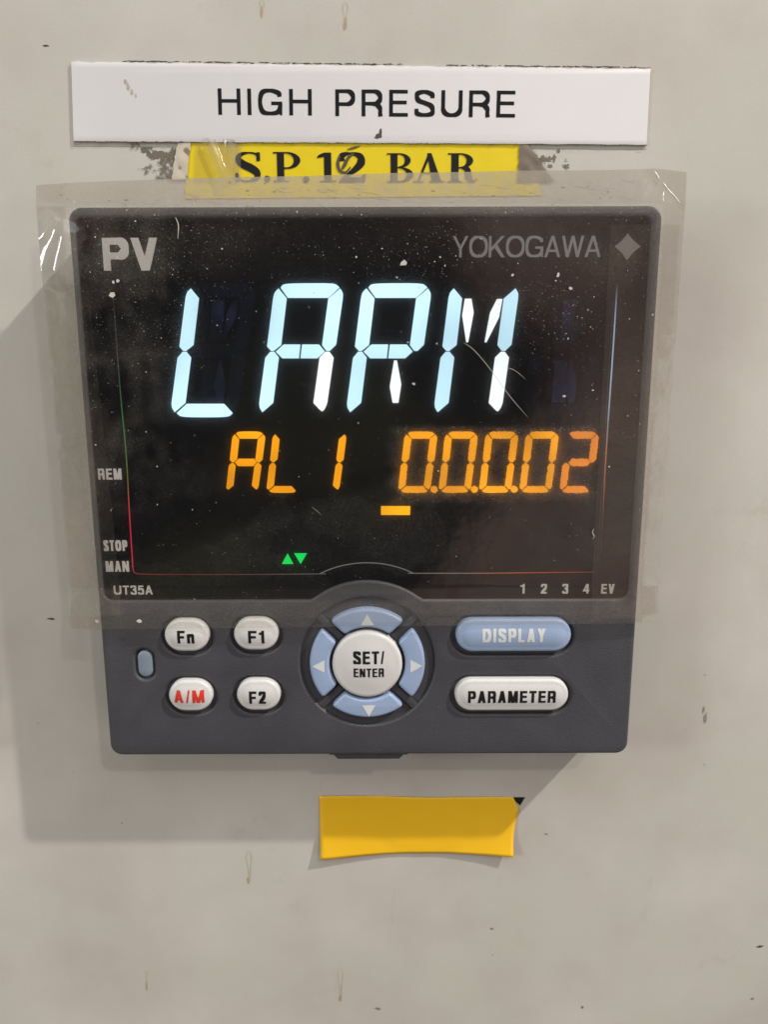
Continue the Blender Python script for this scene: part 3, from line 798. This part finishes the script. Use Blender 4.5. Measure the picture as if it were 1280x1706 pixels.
v, f = slab([rrect(-48, -48, 48, 48, 2.2)] + [h[::-1] for h in holes], -9.3, YF, 0.55, 4)
obj('bezel', v, f, M['grey'], ct, 35)
v, f = slab([rrect(-47.9, -47.9, 47.9, 47.9, 2.0)], -0.3, -10.25, 0.05, 1)
obj('housing', v, f, M['grey'], ct, 35)
v, f = slab([rrect(-47.2, -47.2, 47.2, 47.2, 1.6)], 0.0, -0.3)
obj('gasket', v, f, M['gasket'], ct)
# release catch under the lower edge
v, f = slab([[(-7.0, -48.02), (-5.9, -49.25), (5.6, -49.25), (6.8, -48.02)]], -6.5, -10.3, 0.12, 2)
obj('release_catch', v, f, M['grey'], ct, 35)
v, f = slab([[(-7.6, -48.01), (-7.4, -48.45), (7.2, -48.45), (7.4, -48.01)]], -6.0, -10.1)
obj('catch_slot', v, f, M['gasket'], ct)

# black window
v, f = slab([window_loop(WX0 + 0.06, WZ0 + 0.06, WX1 - 0.06, WZ1 - 0.06, 1.55, 15.46)], -9.35, YD, 0.0)
dw = obj('display_window', v, f, M['glass'], ct)
YS = YD - 0.05
def seg_obj(name, pix, mat, jag=0.0, y=YS):
    pts = [P(a, b, y) for a, b in pix]
    if jag:
        out = []
        for k, p in enumerate(pts):
            q = pts[(k + 1) % len(pts)]
            n = max(2, int(math.hypot(q[0] - p[0], q[1] - p[1]) / 0.16))
            for j in range(n):
                t = j / n; s = rnd.gauss(0, jag)
                dx, dz = q[0] - p[0], q[1] - p[1]; d = math.hypot(dx, dz) or 1
                out.append((p[0] + dx * t - dz / d * s, p[1] + dz * t + dx / d * s))
        pts = out
    v, f = poly(pts, y)
    return obj(name, v, f, mat, dw)
def rounded(pts, ids, k=0.35):
    out = []
    for i, p in enumerate(pts):
        if i in ids:
            a, b = pts[i - 1], pts[(i + 1) % len(pts)]
            for t in (0, .25, .5, .75, 1):
                s = (p[0] + (a[0] - p[0]) * k, p[1] + (a[1] - p[1]) * k); e = (p[0] + (b[0] - p[0]) * k, p[1] + (b[1] - p[1]) * k)
                out.append(tuple((1 - t) ** 2 * s[c] + 2 * t * (1 - t) * p[c] + t * t * e[c] for c in (0, 1)))
        else: out.append(p)
    return out
# big 11-segment digit, drawn in a 4.129x enlargement whose corner is pixel (270, 460)
BIG = {
 'a': [(815, 80), (838, 50), (1188, 48), (1222, 78), (1145, 150), (865, 150)],
 'f': [(801, 84), (858, 153), (820, 474), (768, 516), (748, 514), (722, 484), (764, 150), (774, 112)],
 'b': [(1226, 84), (1246, 118), (1243, 160), (1198, 472), (1154, 515), (1130, 514), (1101, 474), (1144, 155)],
 'g': [(782, 520), (836, 470), (952, 470), (942, 566), (827, 566)],
 'n': [(963, 470), (1080, 470), (1121, 519), (1069, 566), (952, 566)],
 'e': [(744, 520), (772, 520), (804, 560), (765, 872), (690, 937), (670, 905), (668, 872), (709, 562)],
 'c': [(1124, 520), (1152, 520), (1181, 560), (1137, 872), (1124, 906), (1102, 937), (1041, 872), (1084, 560)],
 'd': [(773, 878), (1030, 878), (1090, 942), (1060, 971), (735, 971), (703, 942)],
 'h': [(877, 155), (922, 155), (938, 250), (900, 455), (886, 455), (858, 272)],
 'j': [(1098, 157), (1136, 157), (1112, 285), (1026, 455), (1012, 455), (1050, 252)],
 'i': [(948, 160), (1036, 160), (1012, 455), (922, 455)],
 'k': [(992, 580), (1012, 580), (1042, 745), (1022, 872), (982, 872), (962, 760)],
 'l': [(890, 580), (975, 580), (960, 870), (865, 870)],
}
def big(keys, dx, mat_f, name='lit_segment', y=YS):
    for k in keys:
        pts = [(270 + (x + dx) / 4.129, 460 + yy / 4.129) for x, yy in BIG[k]]
        ids = {'a': (1, 2), 'b': (1,), 'f': (7,), 'e': (5,), 'c': (5,), 'd': (3, 4)}.get(k, ())
        seg_obj(name, rounded(pts, ids), mat_f(k), y=y)
hot = lambda ks: (lambda k: M['hot_seg'] if k in ks else M['white_seg'])
big('fed', -604, hot(''))
big('afbgnec', 0, hot('c'))
big('afbgnek', 605, hot('k'))
big('febchj', 1208, hot('hjc'))
big('hijgnklbca', -604, lambda k: M['ghost_seg'] if k in 'ijk' else M['ghost_faint'], 'unlit_segment')
big('hijklecd', 1816, lambda k: M['ghost_seg'] if k in 'ikl' else M['ghost_faint'], 'unlit_segment')
# small 7-segment digit, drawn in a 5.333x enlargement whose corner is pixel (360, 700)
SMALL = {
 'a': [(176, 119), (200, 100), (388, 100), (416, 121), (368, 165), (208, 165)],
 'f': [(166, 126), (206, 170), (187, 347), (155, 376), (140, 375), (121, 352), (141, 165), (150, 142)],
 'b': [(420, 126), (437, 148), (436, 168), (413, 352), (386, 376), (366, 376), (348, 350), (371, 168)],
 'g': [(165, 375), (200, 342), (340, 342), (361, 374), (330, 409), (195, 409)],
 'e': [(134, 381), (156, 381), (174, 404), (155, 580), (106, 621), (90, 600), (112, 405)],
 'c': [(360, 381), (382, 380), (404, 404), (378, 590), (360, 621), (317, 580), (341, 405)],
 'd': [(162, 585), (312, 585), (350, 628), (332, 646), (135, 646), (112, 627)],
}
def small(keys, x0, mat, jag=0.0, name='lit_segment'):
    for k in keys:
        pts = [(x0 + (x - 166) / 5.333, 700 + yy / 5.333) for x, yy in SMALL[k]]
        ids = {'a': (1, 2), 'b': (1,), 'f': (7,), 'e': (4,), 'c': (4,), 'd': (3, 4)}.get(k, ())
        seg_obj(name, rounded(pts, ids), mat, jag * 0.30)
small('afbgec', 391.1, M['amber_seg']); small('fed', 458.4, M['amber_seg']); small('bc', 526.3, M['amber_seg'])
for x0 in (678.0, 745.6, 813.0): small('abcdef', x0, M['amber_seg'], 0.085)
small('abcdef', 880.4, M['amber_seg'], 0.11); small('abged', 947.5, M['amber_dim'], 0.12)
for (px, py) in ((721, 814), (788, 814), (854.5, 814)):
    x, z = P(px, py, YS); pts = circle(px + 2.6, py + 1.2, 6.0, 16); seg_obj('decimal_point', pts, M['amber_seg'], 0.05)
seg_obj('level_bar', [(635, 843), (684, 843), (683.5, 858), (635, 858)], M['amber_bar'])
seg_obj('up_indicator', [(469.6, 939.6), (479.2, 921.8), (489, 939.6)], M['green_seg'])
seg_obj('down_indicator', [(489.8, 921.6), (511.6, 921.6), (501, 939.6)], M['green_seg'])
# thin lines where light leaks at the edge of the panel inside
def line(name, pix, cols, w=0.16):
    v, f = ribbon([P(a, b, YS) for a, b in pix], [w] * len(pix), 6)
    n = len(v) // 2
    cc = []
    for i in range(n):
        t = i / (n - 1) * (len(cols) - 1); k = min(int(t), len(cols) - 2); t -= k
        c = tuple(cols[k][q] * (1 - t) + cols[k + 1][q] * t for q in range(3)) + (1,)
        cc += [c, c]
    obj(name, [(x, YS, z) for x, z in v], f, M['leak'], dw, attrs={'Col': cc})
gy = (0.07, 0.065, 0.06)
line('edge_line', [(188, 490), (199, 640), (210, 760), (215, 850), (221, 945)], [(0.02, 0.02, 0.02), (0.05, 0.05, 0.045), (0.05, 0.16, 0.05), (0.12, 0.12, 0.03), (0.60, 0.02, 0.06), (0.55, 0.03, 0.06)], 0.20)
line('edge_line', [(221, 945), (223, 953), (231, 956), (260, 957), (300, 957)], [(0.5, 0.03, 0.06), (0.20, 0.025, 0.03), (0.13, 0.02, 0.02)], 0.16)
line('edge_line', [(300, 957), (420, 957), (543, 956)], [(0.13, 0.02, 0.02), (0.10, 0.05, 0.048), (0.11, 0.105, 0.10)], 0.16)
arch = []
for k in range(13):
    a = math.radians(116.5 - 53 * k / 12); R_ = 18.55
    arch.append((KX + R_ * math.cos(a), KZ + R_ * math.sin(a)))
v, f = ribbon(arch, [0.18] * 13, 3)
obj('edge_line', [(x, YS, z) for x, z in v], f, M['leak'], dw, attrs={'Col': [(0.16, 0.16, 0.165, 1)] * len(v)})
line('edge_line', [(680, 955), (800, 955), (900, 954), (992, 953)], [(0.14, 0.135, 0.13), (0.2, 0.17, 0.14), (0.42, 0.10, 0.035), (0.34, 0.06, 0.02), (0.06, 0.05, 0.05)], 0.17)
line('edge_line', [(1029, 474), (1022, 585), (1014, 700)], [(0.02, 0.025, 0.03), (0.32, 0.42, 0.55), (0.36, 0.48, 0.63), (0.26, 0.31, 0.36)], 0.24)
line('edge_line', [(1014, 700), (1009, 780), (1006, 840), (1000, 940)], [(0.26, 0.28, 0.31), (0.42, 0.16, 0.07), (0.30, 0.10, 0.04), (0.06, 0.03, 0.02), (0.02, 0.015, 0.015)], 0.22)
line('edge_line', [(1024, 480), (1010, 700), (996, 940)], [(0.015, 0.017, 0.02), (0.05, 0.055, 0.06), (0.03, 0.03, 0.03)], 0.12)
# print on the window
text('print', 'PV', (172.8, 396, 261.5, 451), YS, M['print_light'], dw, 0.235, 0.06)
text('print', 'YOKOGAWA', (754.5, 392.5, 1003, 429), YS, M['print_grey'], dw, 0.125, 0.045)
q = []
for (a, b) in (((1046.5, 388.5), (1068.5, 410.5)), ((1068.5, 410.5), (1045, 433.5)), ((1045, 433.5), (1024.5, 410.5)), ((1024.5, 410.5), (1046.5, 388.5))):
    for k in range(6):
        t = k / 6; px = a[0] + (b[0] - a[0]) * t; py = a[1] + (b[1] - a[1]) * t; s = 0.10 * math.sin(math.pi * t)
        q.append(P(px + (1046 - px) * s, py + (411 - py) * s, YS))
v, f = poly(q, YS); obj('diamond_emblem', v, f, M['print_grey'], dw)
text('print', 'REM', (163.5, 780.5, 201.5, 799), YS, M['print_light'], dw, 0.20, 0.15)
text('print', 'STOP', (172.8, 900, 211, 918), YS, M['print_light'], dw, 0.20, 0.15)
text('print', 'MAN', (176.3, 934.5, 214, 952.5), YS, M['print_light'], dw, 0.20, 0.15)
text('print', 'UT35A', (189.7, 975.5, 253.5, 990.5), YS, M['print_light'], dw, 0.19, 0.12)
for s_, x0_, x1_ in (('1', 867, 875), ('2', 901.4, 912), ('3', 937, 947.8), ('4', 971.5, 983), ('EV', 1002, 1025)):
    text('print', s_, (x0_, 972.8, x1_, 989), YS, M['print_light'], dw, 0.20)

# keys
YB = -9.35
YK = -12.0
def crown_surf(cx, cz, hh, L, y_top, crown, edge):
    def s(x, z):
        dx = max(0, abs(x - cx) - L); d = math.hypot(dx, z - cz); q = max(0, min(1, (hh - d - edge) / (hh - edge)))
        return y_top - crown * (1 - (1 - q) ** 2) - 0.03
    return s
def key(label, c, hw, hh, mat, s_, box, ink, crown, weight=0.21):
    v, f = dome(stadium(c[0], c[1], hw, hh, 16), YB, YK, crown, 0.7)
    k = obj('key', v, f, mat, ct, 50, label=label)
    text('key_lettering', s_, box, YK, ink, k, weight, 0.17, surf=crown_surf(c[0], c[1], hh, hw - hh, YK, crown, 0.7), plane=YK - crown * 0.6)
    return k
key('white oval key marked Fn', keys4['Fn'], KW, KH, M['white_key'], 'Fn', (296, 1050.5, 323, 1072), M['ink_black'], 0.45)
key('white oval key marked F1', keys4['F1'], KW, KH, M['white_key'], 'F1', (414, 1050.5, 440, 1072), M['ink_black'], 0.45)
key('white oval key marked A/M in red', keys4['A/M'], KW, KH, M['white_key'], 'A/M', (290, 1150, 339.5, 1171), M['ink_red'], 0.45)
key('white oval key marked F2', keys4['F2'], KW, KH, M['white_key'], 'F2', (415.5, 1151.5, 442.5, 1172.5), M['ink_black'], 0.45)
key('long pale blue key marked DISPLAY', wide['DISPLAY'], WW, WH, M['blue_key'], 'DISPLAY', (804, 1047, 909.5, 1070), M['ink_pale'], 0.45)
key('long white key marked PARAMETER', wide['PARAMETER'], WW, WH, M['white_key'], 'PARAMETER', (780, 1150.5, 927, 1171), M['ink_black'], 0.45)
v, f = dome(circle(KX, KZ, 6.3, 64), YB, YK - 0.15, 0.55, 0.8)
sk = obj('key', v, f, M['white_key'], ct, 50, label='round white key marked SET/ENTER')
sf = crown_surf(KX, KZ, 6.3, 0, YK - 0.15, 0.55, 0.8)
text('key_lettering', 'SET/', (588.7, 1085, 640.5, 1106), YK, M['ink_black'], sk, 0.21, 0.15, surf=sf, plane=YK - 0.5)
text('key_lettering', 'ENTER', (589.5, 1113, 640, 1128), YK, M['ink_black'], sk, 0.195, 0.16, surf=sf, plane=YK - 0.5)
# four arrow keys round it
def sector(mid, r0, r1, gap):
    pts = []
    def ang(r, side): return math.radians(mid) + side * (math.pi / 4 - math.asin(gap / r))
    for k in range(17):
        a = ang(r1, -1) + (ang(r1, 1) - ang(r1, -1)) * k / 16; pts.append((KX + r1 * math.cos(a), KZ + r1 * math.sin(a)))
    for k in range(13):
        a = ang(r0, 1) + (ang(r0, -1) - ang(r0, 1)) * k / 12; pts.append((KX + r0 * math.cos(a), KZ + r0 * math.sin(a)))
    return pts
def soften(pts, n=2):
    for _ in range(n):
        out = []
        for i, p in enumerate(pts):
            a, b = pts[i - 1], pts[(i + 1) % len(pts)]
            v1 = (p[0] - a[0], p[1] - a[1]); v2 = (b[0] - p[0], b[1] - p[1])
            an = abs(math.atan2(v1[0] * v2[1] - v1[1] * v2[0], v1[0] * v2[0] + v1[1] * v2[1]))
            if an > 0.5:
                l1, l2 = math.hypot(*v1), math.hypot(*v2); k1 = min(0.4, 0.35 / l1); k2 = min(0.4, 0.35 / l2)
                out += [(p[0] - v1[0] * k1, p[1] - v1[1] * k1), (p[0] + v2[0] * k2, p[1] + v2[1] * k2)]
            else: out.append(p)
        pts = out
    return pts
for mid, nm, box in ((90, 'up', (601, 1023, 623.5, 1042)), (180, 'left', (520.5, 1100, 540.7, 1121)), (270, 'down', (603.5, 1175, 626, 1194)), (0, 'right', (684, 1099, 704.3, 1120.5))):
    v, f = slab([soften(sector(mid, 6.85, 10.4, 1.05))], YB, YK + 0.2, 0.55, 6)
    k = obj('arrow_key', v, f, M['blue_key'], ct, 40, label='pale blue curved key with a white arrow pointing ' + nm)
    yy = YK + 0.2 - 0.03
    x0, z0 = P(box[0], box[3], yy); x1, z1 = P(box[2], box[1], yy); xm, zm = (x0 + x1) / 2, (z0 + z1) / 2
    t_ = {'up': [(x0, z0), (x1, z0), (xm, z1)], 'down': [(x0, z1), (xm, z0), (x1, z1)], 'left': [(x0, zm), (x1, z0), (x1, z1)], 'right': [(x0, z0), (x1, zm), (x0, z1)]}[nm]
    v, f = poly(t_, yy); obj('arrow_mark', v, f, M['ink_pale'], k)
# ribs crossing the ring pocket
for a in (45, 135, 225, 315):
    ca, sa = math.cos(math.radians(a)), math.sin(math.radians(a))
    w = 0.62
    q = [(KX + ca * r - sa * s * w, KZ + sa * r + ca * s * w) for r, s in ((6.6, -1), (12.3, -1), (12.3, 1), (6.6, 1))]
    v, f = slab([q], -10.12, -10.75, 0.1, 1); obj('rib', v, f, M['grey'], ct, 30)
v, f = dome(stadium(*led_c, 1.35, 2.5, 14)[::1], YB, -10.75, 0.12, 0.4)
# (upright lens: built lying down, then turned)
v, f = dome(stadium(0, 0, 2.5, 1.35, 14), YB, -10.75, 0.12, 0.4)
v = [(led_c[0] - z, y, led_c[1] + x) for x, y, z in v]
obj('indicator_lens', v, f, M['led'], ct, 50)

# ------------------------------------------------------------------ clear plastic film hung over the upper part
fm = thing('plastic_film', (0, -11.3, 15), 'dusty clear plastic film covering the upper part of the grey controller', 'plastic film')
FX0, FX1, FZ0, FZ1 = -53.0, 51.6, -22.3, 52.2
SMO = lambda a, b, t: (lambda q: q * q * (3 - 2 * q))(max(0, min(1, (t - a) / (b - a))))
def film_y(x, z):
    y = -11.32
    y -= 1.35 * max(0, min(1, (-15.5 - z) / 5.0))                       # lifted by the keys
    o = max(0, abs(x) - 48.2)
    if x < 0: y += 0.10 * o - 0.0
    else: y += 0.16 * o
    o2 = max(0, z - 48.2); y += 0.22 * o2
    y -= 0.10 * abs(noise.noise((x * .05, z * .05, 3)))
    # pucker at the upper left corner, tilted so that it glints
    dx, dz = x + 48.7, z - 45.2
    e_ = dx * 0.906 - dz * 0.423; s_ = -(dx * 0.423 + dz * 0.906)
    y -= 1.15 * math.exp(-((e_ - 1.2 - 0.10 * s_) / 2.3) ** 2) * SMO(-1.5, 1.2, s_) * SMO(10.5, 7.0, s_)
    y -= 0.30 * math.exp(-((e_ + 1.9 + 0.15 * s_) / 0.9) ** 2) * SMO(-1.5, 0.5, s_) * SMO(5.0, 2.5, s_)
    # dog-eared upper right corner
    d = (x - 47.0) + (z - 47.6)
    if d > 4.0: y -= 0.12 * (d - 4.0)
    return y
SM = lambda a, b, t: (lambda q: q * q * (3 - 2 * q))(max(0, min(1, (t - a) / (b - a))))
def film_haze(x, z):
    nn = noise.noise((x * .035, z * .05, 11)); n2 = noise.noise((x * .12, z * .14, 5)); n3 = noise.noise((x * .5, z * .35, 9))
    h = 0.0005 + 0.010 * max(0, nn - 0.1) + 0.006 * max(0, n2)
    # off the window, lying on the grey frame
    out = max(SM(46.0, 47.2, abs(x)), SM(45.6, 47.2, z), SM(-17.2, -18.4, z))
    h += 0.075 * out
    # hanging free past the sides and the top
    free = max(SM(47.9, 48.6, abs(x)), SM(47.8, 48.6, z))
    h += (1.0 if z > 48 else 0.62 if x > 0 else 0.95) * (0.27 + 0.06 * SM(47.8, 48.8, z)) * free + 0.12 * n3 * free + 0.08 * SM(46.4, 47.6, z) + 0.07 * SM(46.6, 47.6, abs(x))
    # grime band below the top edge and round the corners
    h += (0.060 + 0.05 * n2) * SM(33, 46, z) * (0.35 + 0.65 * SM(5, 30, abs(x))) * (0.6 + 0.8 * max(0, n3))
    h += 0.055 * SM(30, 44, x) * SM(-10, 20, z) * (0.6 + n2)
    h += 0.050 * SM(-22, -40, x) * SM(-6, 8, z) * (0.6 + 1.3 * n2 + 0.9 * n3)
    # stuck-down islands low on the glass, doubling as part of its brown reflection
    il = noise.noise((x * .07 + 3, z * .10, 21)) + 0.35 * noise.noise((x * .3, z * .3, 2))
    h += 0.016 * SM(0.02, 0.10, il) * SM(8, 2, z) * SM(47, 44, abs(x))
    # brown reflection low on the glass, painted as haze with a slanting edge
    q = z - (0.42 * x + 4.0) + 5 * nn
    h += 0.022 * SM(1.0, -3.0, q) * SM(-16.5, -9, z) * SM(-46, -30, x)
    q = z + 0.75 * (x - 20) + 3 * nn
    h -= 0.016 * SM(2, 6, q) * SM(10, 4, z) * SM(44, 36, x)
    h += 0.035 * SM(34, 38, x) * SM(6, 1, z) * SM(-13, -5, z)
    # rubbed patch behind PV
    h += 0.035 * SM(-44.6, -43.4, x) * SM(-31.6, -33.2, x) * SM(33.2, 35.0, z)
    return max(0.0005, min(0.9, h))
TOPZ = [(0.0, 51.5), (0.24, 52.45), (0.40, 52.7), (0.56, 53.2), (0.80, 53.45), (0.95, 53.7), (1.0, 53.1)]
def lerp(tab, u):
    for (a, b), (c, d) in zip(tab, tab[1:]):
        if u <= c: return b + (d - b) * (u - a) / (c - a)
    return tab[-1][1]
nx, nz_ = 300, 220
vs, fs, hz, fro = [], [], [], []
def film_frost(x, z):
    n_ = noise.noise((x * .5, z * .5, 31))
    free = max(SM(47.9, 48.8, abs(x)), SM(47.4, 48.6, z))
    return (0.28 if z > 47.5 or x < 0 else 0.13) * free * (0.8 + 0.5 * n_) + 0.21 * SM(3.0, 5.2, x + 1.2 * n_) * SM(39.5, 38.2, x) * SM(-1.2, 0.2, z + .4 * n_) * SM(13.2, 12.0, z + .5 * n_) * (0.9 + 0.5 * n_)
for j in range(nz_ + 1):
    t = j / nz_
    for i in range(nx + 1):
        u = i / nx
        x = FX0 + (FX1 - FX0) * u; z = FZ0 + (FZ1 - FZ0) * t
        ex = 0.25 * noise.noise((x * .06, 0, 4))
        z += (lerp(TOPZ, u) - FZ1 + 0.4 * ex) * t                                # top edge climbs to the right
        z += (0.95 * u - 0.55) * (1 - t)
        vs.append((x, film_y(x, z), z)); hz.append(film_haze(x, z)); fro.append(film_frost(x, z))
for j in range(nz_):
    for i in range(nx): k = j * (nx + 1) + i; fs.append((k, k + 1, k + nx + 2, k + nx + 1))
obj('film_sheet', vs, fs, M['film'], fm, 80, attrs={'haze': hz, 'frost': fro})
def strip(xa, xb, za, zb, hzv, sl=0.0):
    n, m = 24, 120
    vs, fs, hz = [], [], []
    for j in range(m + 1):
        z = za + (zb - za) * j / m
        for i in range(n + 1):
            x = xa + (xb - xa) * i / n + sl * (z - za) * (i / n)
            vs.append((x, film_y(x, z) - 0.09, z))
            hz.append(max(0, hzv * (1 + 0.8 * noise.noise((x * .4, z * .3, 8)))))
    for j in range(m):
        for i in range(n): k = j * (n + 1) + i; fs.append((k, k + 1, k + n + 2, k + n + 1))
    obj('tape_strip', vs, fs, M['tape'], fm, 80, attrs={'haze': hz})
strip(-52.6, -43.6, -22.6, 36.0, 0.030, -0.03)
strip(39.6, 50.9, -21.6, 45.0, 0.016, 0.0)

# dust lying on the film, thickest at the upper corners
parts = []
rd = random.Random(21)
dim = []
def speck(px, py, r):
    x, z = P(px, py, -11.4)
    (dim if r < 0.075 and rd.random() < 0.62 else parts).append(blob(x, z, r * rd.uniform(.7, 1.3), r * rd.uniform(.7, 1.3), film_y(x, z) - 0.06 - 0.02 * rd.random(), rd, 5, .4))
cnt = 0
while cnt < 5200:
    px, py = rd.uniform(100, 1110), rd.uniform(335, 1040)
    w = 0.07
    w += 0.9 * math.exp(-((px - 260) / 130) ** 2 - ((py - 420) / 75) ** 2)
    w += 0.55 * math.exp(-((px - 250) / 70) ** 2 - ((py - 560) / 60) ** 2)
    w += 1.0 * math.exp(-((px - 700) / 130) ** 2 - ((py - 420) / 45) ** 2)
    w += 1.2 * math.exp(-((px - 925) / 70) ** 2 - ((py - 520) / 60) ** 2)
    w += 0.9 * math.exp(-((py - 350) / 12) ** 2)
    w += 0.4 * math.exp(-((px - 150) / 30) ** 2) + 0.3 * math.exp(-((px - 1070) / 25) ** 2)
    if rd.random() > w: continue
    s = rd.random()
    r = 0.018 + 0.050 * s ** 3
    if s > 0.985: r = rd.uniform(0.08, 0.15)
    speck(px, py, r); cnt += 1
for (px, py, r) in ((673, 438, .62), (237, 1031, .42), (166, 1031, .3), (690, 640, .28), (931, 458, .38), (187, 491, .5), (188, 470, .25), (196, 468, .3), (952, 480, .3), (989, 650, .22), (941, 660, .24), (855, 458, .25)):
    speck(px, py, r)
v, f = merge(parts)
d = obj('dust', v, f, M['dust'], fm); d['kind'] = 'stuff'
v, f = merge(dim)
d = obj('dust', v, f, M['dim_dust'], fm); d['kind'] = 'stuff'
parts = []
for k in range(150):
    x, z = rd.uniform(-47, 47), rd.uniform(-47, -22.5)
    if math.hypot(x - KX, z - KZ) < 13 or any(abs(x - c[0]) < KW + 1.2 and abs(z - c[1]) < KH + 1.4 for c in keys4.values()) or any(abs(x - c[0]) < WW + 1.2 and abs(z - c[1]) < WH + 1.4 for c in wide.values()): continue
    r = 0.02 + 0.07 * rd.random() ** 3
    parts.append(blob(x, z, r, r * rd.uniform(.6, 1.2), YF - 0.02, rd, 5, .4))
v, f = merge(parts)
d = obj('dust', v, f, M['dim_dust'], ct); d['kind'] = 'stuff'
parts = []
for k in range(150):
    px = rd.uniform(70, 1140); py = rd.uniform(300, 345)
    x, z = P(px, py, -11.2); r = 0.04 + 0.12 * rd.random() ** 4
    parts.append(blob(x, z, r * rd.uniform(.8, 2.2), r * .7, film_y(x, z) - 0.06 - 0.02 * rd.random(), rd, 6, .4))
for k in range(46):
    px = rd.uniform(300, 1080); py = rd.uniform(296, 338); L_ = rd.uniform(8, 42); sl = rd.uniform(0.05, 0.5)
    pts = [P(px + L_ * t, py + sl * L_ * t + rd.uniform(-1, 1), -11.2) for t in (0, .35, .7, 1)]
    w = rd.uniform(.025, .07); rv, rf = ribbon(pts, [.01, w, w, .01], 4)
    parts.append(([(x, film_y(x, z) - 0.06 - 0.02 * rd.random() * 0 - 0.0004 * k, z) for x, z in rv], rf))
v, f = merge(parts)
d = obj('dark_fleck', v, f, M['scuff'], fm); d['kind'] = 'stuff'
# frost of dust round the amber figures
parts = []
for k in range(420):
    px = rd.uniform(660, 1000); py = rd.choice((rd.gauss(716, 5), rd.gauss(822, 4), rd.uniform(715, 822)))
    x, z = P(px, py, -11.4)
    parts.append(blob(x, z, rd.uniform(.02, .055), rd.uniform(.02, .055), film_y(x, z) - 0.07, rd, 5, .4))
v, f = merge(parts)
d = obj('dust', v, f, M['dust'], fm); d['kind'] = 'stuff'
# stiff creases at the upper right corner, their highlights painted as pale ribbons
for (pts, w) in (([(1094, 284), (1098, 290), (1101, 297)], .16), ([(1107, 303), (1115, 315), (1126, 327), (1134, 338)], .07)):
    v, f = ribbon([P(a, b, -11.0) for a, b in pts], [w * .4] + [w] * (len(pts) - 2) + [w * .5], 5)
    obj('crease', [(x, film_y(x, z) - 0.07 - 0.02 * (i % 2), z) for i, (x, z) in enumerate(v)], f, M['crease'], fm)
# fine scratches and hairs
for (pts, w) in (([(773, 571), (790, 583), (815, 612), (850, 660), (880, 695)], .07), ([(838, 613), (852, 614), (865, 622), (876, 632)], .05), ([(292, 362), (297, 375), (296, 398)], .16), ([(990, 881), (988, 888), (991, 893), (988, 898)], .12), ([(520, 845), (528, 851), (536, 858)], .04)):
    v, f = ribbon([P(a, b, -11.4) for a, b in pts], [w * .5] + [w] * (len(pts) - 2) + [w * .3], 5)
    obj('scratch', [(x, film_y(x, z) - 0.07, z) for x, z in v], f, M['dust'], fm)
